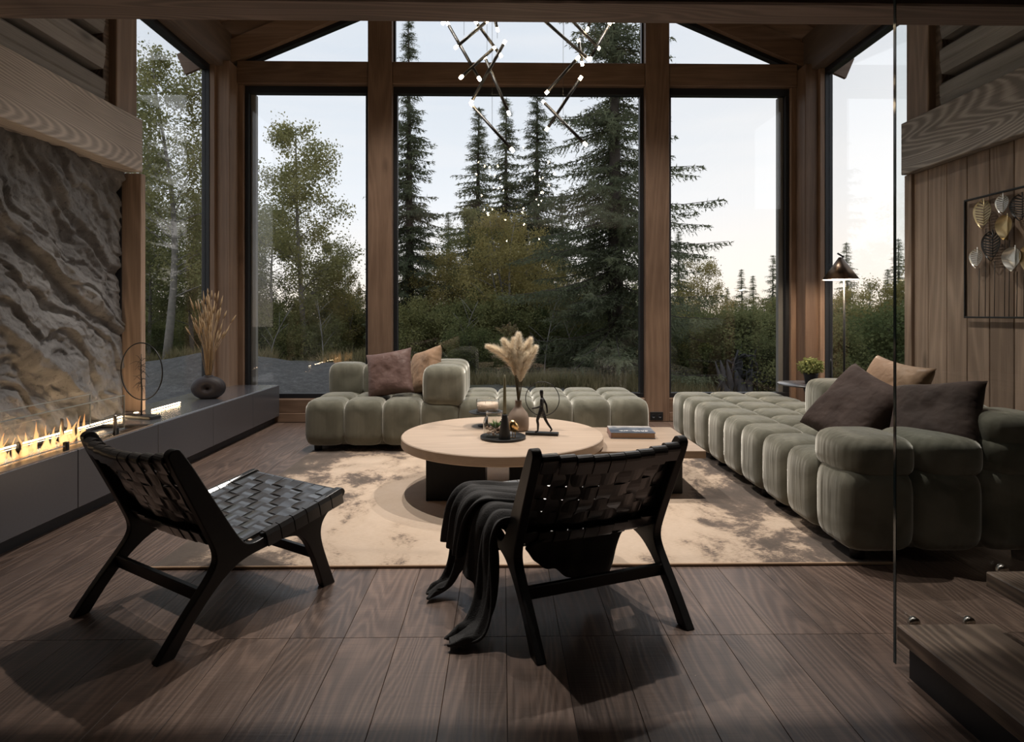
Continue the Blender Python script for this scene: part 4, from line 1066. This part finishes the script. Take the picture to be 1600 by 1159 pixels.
MB().lathe([(.0755, .007), (.0755, .062), (.0005, .060)], 36).build('wax', M['wax'], cj)
for a in (0, 2.1, 4.2): MB().tube([(.03 * math.cos(a), .03 * math.sin(a), .06), (.03 * math.cos(a), .03 * math.sin(a), .070)], .001, 5).build('wick', M['matt_black'], cj)
# walking man with hoop
mn = on_table('walking_figure', 847, 3.90, 'black walking figure holding a thin hoop on a bar base', 'sculpture', math.radians(-12))
MB().box(-.105, .105, -.028, .028, 0, .018, .002).build('base', M['matt_black'], mn)
def skin_body(name, joints, edges, root, m, parent, loc=(0, 0, 0), sub=2):
    me = bpy.data.meshes.new(name); me.from_pydata([j[0] for j in joints], edges, []); me.update(); me.materials.append(m)
    o = link(name, me, parent, loc); md = o.modifiers.new('skin', 'SKIN'); md.use_smooth_shade = True
    if not me.skin_vertices:
        bpy.context.view_layer.objects.active = o
        bpy.ops.mesh.customdata_skin_add()
    for i, j in enumerate(joints):
        me.skin_vertices[0].data[i].radius = (j[1], j[1] * (j[2] if len(j) > 2 else 1)); me.skin_vertices[0].data[i].use_root = (i == root)
    s = o.modifiers.new('sub', 'SUBSURF'); s.levels = sub; s.render_levels = sub
    return o
J = [((-.005, 0, .155), .017), ((-.004, 0, .185), .013), ((-.002, 0, .215), .019), ((.0, 0, .236), .012), ((-.002, 0, .248), .0075), ((-.004, 0, .262), .013), ((-.004, 0, .281), .014), ((-.004, 0, .292), .008),
     # left leg (forward = -x side in view), right leg trailing
     ((-.012, -.010, .142), .013), ((-.030, -.012, .095), .010), ((-.024, -.012, .070), .0085), ((-.026, -.012, .026), .006), ((-.045, -.012, .021), .005),
     ((.006, .010, .142), .013), ((.020, .012, .098), .010), ((.036, .012, .070), .0085), ((.062, .012, .034), .006), ((.050, .012, .022), .005),
     # arms
     ((-.004, -.022, .228), .009), ((.002, -.028, .190), .007), ((-.030, -.030, .178), .006), ((-.062, -.030, .172), .005),
     ((.004, .022, .228), .009), ((.024, .026, .190), .007), ((.030, .026, .150), .006), ((.028, .026, .134), .005)]
E = [(0, 1), (1, 2), (2, 3), (3, 4), (4, 5), (5, 6), (6, 7), (0, 8), (8, 9), (9, 10), (10, 11), (11, 12), (0, 13), (13, 14), (14, 15), (15, 16), (16, 17), (2, 18), (18, 19), (19, 20), (20, 21), (2, 22), (22, 23), (23, 24), (24, 25)]
skin_body('body', J, E, 0, M['matt_black'], mn)
MB().tube([(.006 + .108 * math.cos(a * math.pi / 28), -.03, .236 + .108 * math.sin(a * math.pi / 28)) for a in range(57)], .0026, 6, cap=False).build('hoop', M['matt_black'], mn)

# ------------------------------------------------------------------ woven lounge chairs
def lounge_chair(loc, deg, label):
    root = empty('lounge_chair', loc, math.radians(deg), label, 'chair', 'woven leather lounge chairs')
    prof = [(-.005, 0), (.055, 0), (.115, .085), (.20, .178), (.275, .232), (.335, .252), (.43, .262), (.50, .268), (.560, .255), (.600, .21), (.640, .12), (.680, 0), (.742, 0), (.700, .11), (.672, .19), (.664, .245), (.680, .290), (.730, .330), (.785, .352), (.800, .372), (.790, .392), (.765, .394), (.60, .352), (.40, .300), (.338, .290), (.300, .315), (.20, .485), (.082, .688), (.060, .699), (.038, .690), (.030, .668), (.110, .505), (.185, .345), (.205, .29), (.198, .25), (.155, .195), (.085, .115), (.030, .045)]
    def smooth_poly(P, it=2):
        for _ in range(it):
            Q = []
            for k in range(len(P)):
                a0, a1 = P[k], P[(k + 1) % len(P)]
                keep0 = a0[1] < .001; keep1 = a1[1] < .001
                Q.append(a0 if keep0 else (a0[0] * .75 + a1[0] * .25, a0[1] * .75 + a1[1] * .25))
                if not keep1: Q.append((a0[0] * .25 + a1[0] * .75, a0[1] * .25 + a1[1] * .75))
            P = Q
        return P
    prof = smooth_poly(prof)
    for s in (-1, 1):
        a, b_ = sorted((s * .278, s * .314))
        o = MB().prism(prof, 0, a, b_).build('side_frame', M['chair_wood'], root)
        bv = o.modifiers.new('bevel', 'BEVEL'); bv.width = .004; bv.segments = 2; bv.limit_method = 'ANGLE'
    def bar(u, z, h, nm):
        MB().box(-.28, .28, u - .011, u + .011, z - h, z + h, .003).build(nm, M['chair_wood'], root)
    bar(.158, .165, .022, 'stretcher'); bar(.652, .148, .019, 'stretcher')
    # straps
    def strap(path, width, across, name='strap'):
        """ribbon along path (list of (p, normal)), width along vector across"""
        th = .0028; w2 = width / 2; V = []; F = []
        ac = Vector(across)
        for p, n_ in path:
            p = Vector(p); n_ = Vector(n_)
            for (sx_, sn) in ((-1, -1), (1, -1), (1, 1), (-1, 1)): V.append(p + ac * sx_ * w2 + n_ * th * sn)
        m_ = len(path)
        for i in range(m_ - 1):
            for j in range(4): F.append((i * 4 + j, i * 4 + (j + 1) % 4, (i + 1) * 4 + (j + 1) % 4, (i + 1) * 4 + j))
        F += [(0, 1, 2, 3), tuple((m_ - 1) * 4 + j for j in (3, 2, 1, 0))]
        me = MB().add(V, F).mesh(name, M['leather']); link(name, me, root)
    def panel(p0, p1, nl, nc, bow, sagdir, wrap, names, ends=(0, 0), Wl=.556):
        """nl straps lengthwise (p0 to p1 in the side plane), nc across"""
        p0 = Vector((0, *p0)); p1 = Vector((0, *p1)); L = (p1 - p0).length; d = (p1 - p0) / L
        nrm = Vector((1, 0, 0)).cross(d)
        if nrm.dot(Vector(sagdir)) > 0: nrm = -nrm          # nrm points to the sitter
        amp = .0034
        def base(x_, t): return p0 + d * (L * t) + Vector((x_, 0, 0)) - nrm * bow * (1 - (2 * x_ / Wl) ** 2) * (math.sin(math.pi * t) * .6 + ends[0] * (1 - t) + ends[1] * t)
        RAD = .0135
        def rc(x_, t): return base(x_, t) - nrm * (RAD + .003)
        for t, nm in ((0, names[0]), (1, names[1])):
            MB().tube([rc(x_, t) for x_ in np.linspace(-.282, .282, 11)], RAD, 12).build(nm, M['chair_wood'], root)
        ws = Wl / nl; WR = RAD + .0045
        def ring(x_, t, angs):
            for a in angs:
                a = math.radians(a); n2 = nrm * math.cos(a) + d * math.sin(a); yield (rc(x_, t) + n2 * WR, n2)
        for i in range(nl):
            x_ = -Wl / 2 + ws * (i + .5); path = []
            end0 = rc(x_, 0) - nrm * WR; path.append((end0 + d * .045, -nrm)); path += list(ring(x_, 0, np.linspace(-180, -15, 8)))
            N_ = nc * 4
            for k in range(N_ + 1):
                t = k / N_; ph = math.cos(math.pi * (t * nc - .5 + i)) * min(1, 6 * t, 6 * (1 - t))
                path.append((base(x_, t) + nrm * amp * ph, nrm))
            path += list(ring(x_, 1, np.linspace(15, 180, 8))); path.append((rc(x_, 1) - nrm * WR - d * .045, -nrm))
            strap(path, ws * .945, (1, 0, 0))
        wc = L / nc; ex = Vector((1, 0, 0))
        for j in range(nc):
            t = (j + .5) / nc; path = []; N_ = nl * 4
            if wrap and j > 0:
                b0 = base(-Wl / 2, t)
                path += [(b0 + ex * (-.0410) - nrm * .050, -ex), (b0 + ex * (-.0410) - nrm * .006, -ex), (b0 + ex * (-.034) + nrm * .008, (nrm - ex).normalized()), (b0 + ex * (-.015) + nrm * .009, nrm)]
            for k in range(N_ + 1):
                q = k / N_; x_ = -Wl / 2 + Wl * q; ph = -math.cos(math.pi * (q * nl - .5 + j))
                path.append((base(x_, t) + nrm * amp * ph, nrm))
            if wrap and j > 0:
                b0 = base(Wl / 2, t)
                path += [(b0 + ex * .015 + nrm * .009, nrm), (b0 + ex * .034 + nrm * .008, (nrm + ex).normalized()), (b0 + ex * .0410 - nrm * .006, ex), (b0 + ex * .0410 - nrm * .050, ex)]
            strap(path, wc * .93, d)
    panel((.335, .298), (.775, .380), 8, 7, .020, (0, 0, -1), True, ('seat_rail', 'front_rail'))
    panel((.258, .338), (.070, .668), 9, 6, .034, (0, -1, -.3), False, ('back_rail', 'top_rail'), (.55, 1.0))
    return root
# local +Y is forward; local rear-foot line is Y = 0
lounge_chair((-1.384, 2.168, 0), -33.0, 'black woven leather lounge chair by the low cabinets, empty')
RCH = lounge_chair((.406, 2.095, 0), 20.6, 'black woven leather lounge chair with the throw on it')

# throw blanket on the right chair (same local frame)
tb = empty('throw_blanket', (.406, 2.095, 0), math.radians(20.6), 'charcoal knit throw spilling off the chair seat to the floor', 'blanket')
def sheet(name, fn, nu, nv):
    u_ = np.linspace(0, 1, nu); v_ = np.linspace(0, 1, nv)
    V = np.array([fn(a, b__) for a in u_ for b__ in v_])
    o = link(name, np_mesh(name, V, grid_faces(nu, nv), M['throw'], True), tb)
    so = o.modifiers.new('solid', 'SOLIDIFY'); so.thickness = .010; so.offset = 0
    ss = o.modifiers.new('sub', 'SUBSURF'); ss.levels = 1; ss.render_levels = 1
    return o
def lerp(a, b__, t): return a + (b__ - a) * t
def sm(t): t = max(0, min(1, t)); return t * t * (3 - 2 * t)
def pathlerp(P, s):
    k = s * (len(P) - 1); i = min(int(k), len(P) - 2); f = k - i
    p0 = P[max(i - 1, 0)]; p1 = P[i]; p2 = P[i + 1]; p3 = P[min(i + 2, len(P) - 1)]
    return tuple(.5 * ((2 * b1) + (-a1 + c1) * f + (2 * a1 - 5 * b1 + 4 * c1 - d1) * f * f + (-a1 + 3 * b1 - 3 * c1 + d1) * f ** 3) for a1, b1, c1, d1 in zip(p0, p1, p2, p3))
def drape(lat_path, ua, ub, seed, amp):
    """lat_path: list of (x, z, u shift, width factor) down the drape; ua..ub spread along the rail at the top"""
    def fn(s, t):
        x_, z, du, wf = pathlerp(lat_path, s)
        uc = (ua + ub) / 2 + du; hw = (ub - ua) / 2 * wf
        fall = sm((s - .25) / .35)
        ph = t * math.pi * 2 * 3.2 + seed
        fold = math.sin(ph + .7 * math.sin(4 * s + seed)) + .35 * math.sin(2.3 * ph + seed * 2)
        on_floor = sm((.05 - z) / .05)
        xx = x_ - amp * fold * fall * (1 - .4 * on_floor) - .012 * math.sin(9 * t + 3 * s) * (1 - fall)
        zz2 = z + (.012 * fold * (1 - fall)) + on_floor * .020 * abs(fold)
        uu = uc + hw * (2 * t - 1) + .012 * math.sin(7 * s + seed + 5 * t)
        return (xx, uu, max(zz2, .008))
    return fn
# lateral coordinate: chair left frame is at x = -.314
P0 = [(.16, .345, .0, 1.0), (-.05, .350, .0, 1.0), (-.22, .372, .0, 1.0), (-.325, .388, .0, 1.0), (-.366, .340, .0, 1.0), (-.376, .26, -.01, .98), (-.386, .18, -.02, .95), (-.405, .105, -.03, .90), (-.445, .045, -.04, .86), (-.505, .014, -.05, .82), (-.555, .010, -.06, .72)]
def main_fall(s, t):
    # the hem hangs free in the middle and trails on the floor at both ends
    tail = max(math.exp(-((t - .18) / .21) ** 4), .93 * math.exp(-((t - .82) / .14) ** 4))
    s2 = s * (.66 + .34 * tail)
    x_, z, du, wf = pathlerp(P0, s2)
    hw = .245 * wf; uc = .475 + du + (.05 if t > .5 else -.09) * sm((s2 - .45) / .5)
    fall = sm((s2 - .24) / .3); ph = t * math.pi * 2 * 4.6
    fold = math.sin(ph + .8 * math.sin(3.1 * s2 + 1)) + .4 * math.sin(2.1 * ph + 1.3 + 2 * s2)
    fl_ = sm((.05 - z) / .05)
    xx = x_ - .021 * fold * fall * (1 - .55 * fl_) - .014 * math.sin(9 * t + 4 * s2) * (1 - fall)
    uu = uc + hw * (2 * t - 1) + .014 * math.sin(7 * s2 + 5 * t) + .02 * math.cos(ph) * fall * .5
    if fl_ > 0:
        c0 = .16 if t < .48 else .80
        pinch = sm((s2 - .78) / .22) * .38
        uu = lerp(uu, uc + hw * (2 * c0 - 1), pinch)
    zz2 = z + .016 * fold * (1 - fall) + fl_ * (.006 + .022 * abs(fold) * (1.1 - sm((s2 - .85) / .15)))
    return (xx, uu, max(zz2, .009))
sheet('fall', main_fall, 80, 120)
PB = [(.05, .372, .0, 1.0), (-.12, .375, .0, 1.0), (-.25, .398, .0, 1.0), (-.338, .408, .0, 1.0), (-.392, .35, .0, .98), (-.412, .25, .01, .9), (-.42, .17, .02, .82)]
sheet('top_fold', drape(PB, .47, .735, 2.1, .018), 40, 60)
# the part slipping through the gap below the backrest
def swag(s, t):
    # t across the chair, s from the seat back down, under, and up again
    x_ = lerp(-.22, .19, t); dep = .05 + .165 * math.exp(-((t - .74) / .22) ** 2) + .085 * math.exp(-((t - .38) / .25) ** 2)
    dep *= sm(t / .10) * sm((1 - t) / .10) * .85 + .15
    a = s * math.pi
    u_ = .375 - .145 * math.sin(a) ** .8 * (.55 + .45 * (t * .5 + .5)) if s < .5 else .375 - .145 * math.sin(a) ** .8 * .75
    u_ = .43 - .22 * s
    z = .325 - dep * math.sin(math.pi * min(1, s * 1.12)) ** .7 * 1.0 - .045 * math.sin(math.pi * s)
    z += .008 * math.sin(16 * t + 5 * s) + .006 * math.sin(31 * t - 3 * s)
    return (x_ + .02 * math.sin(6 * s), u_, z)
sheet('under_seat_fold', swag, 34, 46)

# ------------------------------------------------------------------ side table, plant, candle, floor lamp
sx0 = xat(1263, 5.25)
stb = empty('round_side_table', (sx0, 5.25, 0), 0, 'small dark round pedestal table in the corner behind the long sofa', 'side table')
MB().lathe([(.24, .528), (.25, .532), (.25, .540), (.246, .543), (.0005, .543)], 48).build('tabletop', M['cabinet'], stb)
MB().lathe([(.035, .02), (.028, .10), (.028, .46), (.05, .528)], 20).build('stem', M['matt_black'], stb)
MB().lathe([(.16, 0), (.16, .012), (.05, .022), (.035, .022)], 36).build('base', M['matt_black'], stb)
pp = empty('potted_plant', (xat(1267, 5.22), 5.22, .543), 0, 'small leafy plant in a black pot on the round side table', 'plant')
MB().lathe([(.042, 0), (.046, .004), (.056, .075), (.060, .080), (.060, .098), (.054, .098), (.052, .080), (.0005, .075)], 28).build('pot', M['matt_black'], pp)
rs_ = np.random.RandomState(9); n = 700; d = rs_.normal(size=(n, 3)); d /= np.linalg.norm(d, axis=1, keepdims=True)
base = d * rs_.uniform(.45, 1, n)[:, None] ** .5 * np.array([.098, .098, .075]) + np.array([0, 0, .150]); base = base[base[:, 2] > .10]
V, F = leaf_quads(base, rs_, .028); link('foliage', np_mesh('foliage', V, F, M['pot_leaf']), pp)
mb = MB()
for q in range(14):
    a = q * .45; mb.tube([(0, 0, .075), (.03 * math.cos(a), .03 * math.sin(a), .12), (.07 * math.cos(a), .07 * math.sin(a), .16)], [.002, .0015, .001], 4)
mb.build('stems', M['succulent'], pp)
bc = empty('candle_holder', (xat(1298, 5.28), 5.28, .543), 0, 'low candle dish on the round side table', 'candle holder')
MB().lathe([(.05, 0), (.052, .006), (.02, .008), (.014, .022), (.011, .022), (.0005, .012)], 24).build('dish', M['bronze'], bc)
bcn = empty('taper_candle', (xat(1298, 5.28), 5.28, .556), 0, 'black taper candle on the round side table', 'candle')
MB().lathe([(.011, 0), (.0115, .05), (.0105, .17), (.006, .195), (.0005, .198)], 16).build('wax', M['matt_black'], bcn)
MB().tube([(0, 0, .196), (-.003, 0, .212)], .001, 4).build('wick', M['matt_black'], bcn)
lx = xat(1319, 5.45)
lp = empty('floor_lamp', (lx, 5.45, 0), 0, 'floor lamp with a bronze cone shade on a thin black pole', 'lamp')
MB().lathe([(.13, 0), (.13, .014), (.02, .020), (.0005, .020)], 36).build('base', M['matt_black'], lp)
ztop = zat(1319, 403, 5.45); zbot = zat(1319, 437, 5.45)
MB().tube([(0, 0, .02), (0, 0, ztop - .02)], .009, 10).build('pole', M['matt_black'], lp)
mb = MB(); off = -.032
mb.lathe([(.012, ztop), (.150, zbot), (.153, zbot), (.016, ztop + .006)], 48, (off, 0, 0)); mb.build('shade', M['bronze'], lp)
mb = MB(); mb.lathe([(.010, ztop - .004), (.148, zbot + .001), (.1485, zbot + .0005), (.011, ztop - .003)], 48, (off, 0, 0)); mb.build('shade_lining', plain('white lining', (.8, .78, .72), .6), lp)
MB().tube([(off - .028, 0, ztop + .042), (off + .028, 0, ztop + .008)], .008, 10).build('top_knob', M['matt_black'], lp)
MB().tube([(0, 0, ztop - .02), (off, 0, ztop - .02)], .006, 8).build('bracket', M['matt_black'], lp)
MB().lathe([(.001, -.03), (.024, -.018), (.030, 0), (.024, .02), (.012, .035)], 16, (off, 0, zbot + .065)).build('bulb', M['bulb'], lp)
point('lamp_light', (lx + off, 5.45, zbot + .015), 20, WARM, .03)
# power outlet low on the window wall
ou = empty('power_outlet', (xat(1026, YB - .005), YB + .005, .045), 0, 'black power outlet low on the tall window post', 'outlet')
MB().box(-.07, .07, -.012, 0, -.03, .06, .003).build('plate', M['matt_black'], ou)
for s in (-.035, .035): MB().lathe([(.022, 0), (.022, .004), (.018, .004), (.018, .001), (.0005, .001)], 20).build('socket', M['kick'], ou, (s, -.012, .015), (math.pi / 2, 0, 0))

# ------------------------------------------------------------------ wall art on the plank wall
wa = empty('leaf_wall_art', (CX + 2.98, 3.30, 1.12), 0, 'black framed metal leaf artwork hanging on the plank wall', 'wall art')
AW, AH = .78, .80
def fb_(y0, y1, z0, z1, nm='frame_bar'): MB().box(-.028, -.012, y0, y1, z0, z1, .002).build(nm, M['matt_black'], wa)
fb_(0, AW, 0, .012); fb_(0, AW, AH - .012, AH); fb_(0, .012, .012, AH - .012); fb_(AW - .012, AW, .012, AH - .012)
def art_leaf(yc, zt, L, W, m, slots, twist):
    """leaf with pointed foot, hanging head up, cupped; slots give the ribs cut through"""
    root_z = 0
    n = 12; mb = MB()
    def half(t): return W / 2 * (math.sin(math.pi * t ** .72) ** .8) * (1.0)
    for s in (-1, 1):
        if slots:
            k = 9
            for i in range(k):
                t0 = .08 + .84 * i / k; t1 = t0 + .84 / k * .55
                def pt(t, e, rise): return Vector((-.012 - .030 * e * e * twist, s * half(min(.99, max(.01, t - rise))) * e, -L * (t - rise)))
                a0, a1 = pt(t0, .06, 0), pt(t1, .06, 0); b0, b1 = pt(t0, .9, .10), pt(t1, .9, .10)
                for q in ((a0, a1, b1, b0),):
                    V = [p + Vector((dx, 0, 0)) for dx in (0, -.0016) for p in q]
                    mb.add(V, [(0, 1, 2, 3), (7, 6, 5, 4), (0, 4, 5, 1), (1, 5, 6, 2), (2, 6, 7, 3), (3, 7, 4, 0)])
            ts = np.linspace(0.005, .995, 18); V = []
            for t in ts:
                for e in (.82, 1.0):
                    for dx in (0, -.0016): V.append((-.012 - .030 * e * e * twist + dx, s * half(t) * e, -L * t))
            F = []
            for i in range(17):
                b = i * 4; F += [(b, b + 4, b + 6, b + 2), (b + 1, b + 3, b + 7, b + 5), (b + 2, b + 6, b + 7, b + 3), (b, b + 1, b + 5, b + 4)]
            mb.add(V, F)
        else:
            ts = np.linspace(.005, .995, 18); V = []
            es = (0, .35, .7, 1.0)
            for t in ts:
                for e in es: V.append((-.010 - .05 * (e ** 1.6) * twist, s * half(t) * e, -L * t))
            F = [(i * 4 + j, i * 4 + j + 1, i * 4 + j + 5, i * 4 + j + 4) for i in range(17) for j in range(3)]
            mb.add(V, F, True)
            V2 = [(v_[0] + .0016, v_[1], v_[2]) for v_ in V]; mb.add(V2, [f[::-1] for f in F], True)
    mb.tube([(-.013, 0, .012), (-.013, 0, -L * .98)], [.003, .0015], 5)
    lf = mb.build('leaf', m, wa, (-.02, yc, zt))
    MB().tube([(-.020, yc, zt - L), (-.020, yc + .004, .012)], .0022, 5).build('leaf_stem', M['matt_black'], wa)
# yc measured from the near end: the far end of the frame is at AW
def ya(px): return 3.12 / math.tan(TH + math.atan((px - 800) / 950)) - 3.30
def za(px, py): return zat(px, py, 3.12 / math.tan(TH + math.atan((px - 800) / 950))) - 1.12
for (px, pt_, pb, wpx, m, sl, tw) in ((1536, 312, 358, .150, 'brass_leaf', True, .4), (1566, 304, 335, .105, 'silver', True, .3), (1573, 336, 375, .130, 'brass_leaf', False, .6), (1550, 361, 408, .155, 'black_leaf', True, .5), (1526, 389, 419, .115, 'silver', True, .4), (1585, 386, 424, .145, 'silver', False, .6), (1596, 303, 345, .150, 'black_leaf', True, .6), (1612, 380, 430, .14, 'brass_leaf', False, .5), (1630, 300, 350, .13, 'silver', True, .5)):
    zt2 = za(px, pt_); zb2 = za(px, pb)
    art_leaf(ya(px), zt2, zt2 - zb2, wpx, M[m], sl, tw)

# ------------------------------------------------------------------ staircase and glass balustrade
sr = empty('staircase', (0, 0, 0), 0, 'open wooden staircase rising to the right beside the glass panel', 'stairs')
for k in range(5):
    x0 = 1.262 + .29 * k; zt2 = .155 + .168 * k
    MB().box(x0, x0 + .32, .55, 1.93, zt2 - .05, zt2, .004).build('tread', M['tread'], sr)
MB().box(1.285, 1.52, .60, 1.90, 0, .105).build('plinth', M['kick'], sr)
MB().prism([(1.40, .05), (1.52, .05), (2.70, .735), (2.58, .735)], 1, 1.16, 1.22).build('stringer', M['kick'], sr)
gb = empty('glass_balustrade', (1.278, 1.955, 0), 0, 'tall clear glass panel standing beside the stair treads', 'glass panel')
MB().box(0, 2.4, 0, .012, .012, 2.62).build('pane', M['bal_glass'], gb)
MB().box(-.001, .0015, 0, .012, .012, 2.62).build('polished_edge', M['glass_edge'], gb)
for k in range(2):
    for (dx) in (.055, .235):
        MB().lathe([(.018, 0), (.018, .012), (.014, .016), (.0005, .016)], 20).build('standoff', M['steel'], gb, (dx + .29 * k, -.0, .150 + .168 * k), (math.pi / 2, 0, 0))

# ------------------------------------------------------------------ chandeliers
def chandelier(label, bars, Y0, wires, xc):
    root = empty('bar_chandelier', (xc, Y0, zr(xc) + .1), 0, label, 'chandelier', 'bar chandeliers over the coffee tables')
    zb = zr(xc) + .1
    MB().lathe([(.10, -.12), (.10, -.09), (.0005, -.09)], 28).build('canopy', M['matt_black'], root)
    for i, (x0, y0, x1, y1, d0, d1) in enumerate(bars):
        p0 = Vector((xat(x0, Y0 + d0) - xc, d0, zat(x0, y0, Y0 + d0) - zb)); p1 = Vector((xat(x1, Y0 + d1) - xc, d1, zat(x1, y1, Y0 + d1) - zb))
        d = (p1 - p0).normalized(); tl = .026
        b = MB().tube([p0 + d * tl, p1 - d * tl], .0108, 10).build('bar', M['matt_black'], root)
        for e, s in ((p0, 1), (p1, -1)):
            MB().tube([e, e + d * s * tl], .0108, 12).build('glowing_tip', M['tip'], b)
    for (xw, yb, dd) in wires:
        p = Vector((xat(xw, Y0 + dd) - xc, dd, zat(xw, yb, Y0 + dd) - zb))
        MB().tube([(p.x, p.y, -.10), p], .0012, 4).build('wire', M['matt_black'], root)
    return root
barsL = [(699, 36, 750, 125, .15, -.1), (711, 75, 761, 33, -.1, .1), (719, 122, 773, 74, -.12, .08), (742, 32, 784, 89, .1, .2), (757, 88, 796, 179, .2, .05), (790, 63, 735, 162, -.05, .1), (736, 163, 802, 236, .1, -.1), (691, 37, 728, 3, 0, .1), (770, 20, 778, 48, .2, .1), (745, 10, 700, -45, .1, -.1)]
barsR = [(846, 28, 921, 94, -.05, .1), (890, 28, 937, 77, .1, .15), (953, 36, 921, 94, .15, -.1), (949, 45, 915, 120, .1, 0) if False else (960, 35, 935, -10, .1, .1), (904, 62, 910, 102, .2, .15), (905, 88, 853, 146, -.1, .1), (909, 119, 853, 204, .0, .15), (848, 158, 916, 227, .12, -.12), (917, 48, 930, 10, .1, .2), (880, 0, 850, -40, 0, .2)]
chandelier('bar chandelier of crossed black sticks with glowing tips, left cluster', barsL, 4.15, [(725, 55, .0), (747, 50, .05), (761, 80, 0), (777, 60, .1), (769, 200, 0)], xat(750, 4.15))
chandelier('bar chandelier of crossed black sticks with glowing tips, right cluster', barsR, 4.15, [(880, 180, .0), (881, 60, .05), (908, 70, .1), (911, 100, 0), (930, 60, .1)], xat(900, 4.15))

# ------------------------------------------------------------------ ceiling downlights (their spots light rug, chairs and hall floor)
def downlight(loc, target, power, size, blend, label):
    r = empty('ceiling_downlight', loc, 0, label, 'ceiling light', 'ceiling downlights')
    MB().lathe([(.045, -.10), (.045, .02), (.0005, .02)], 20).build('can', M['matt_black'], r)
    d = (Vector(target) - Vector(loc)).normalized()
    spot('downlight_beam', Vector(loc) + d * .13, target, power, size, blend, NEUTRAL, .03)
for (dx, dy, lab) in ((-.95, 4.0, 'front left of the chandelier'), (1.35, 4.0, 'front right of the chandelier'), (-.95, 5.35, 'back left of the chandelier'), (1.45, 5.2, 'back right of the chandelier')):
    downlight((dx, dy, 4.72), (dx * .95, dy - .15, 0), 250, 84, .8, 'black roof downlight ' + lab)
downlight((-.9, 1.35, 2.70), (-.9, 1.7, 0), 1.2, 100, .7, 'downlight in the hall ceiling above the left chair')
downlight((1.9, 1.2, 2.70), (1.9, 1.6, 0), 7, 80, .7, 'downlight in the hall ceiling above the stairs')
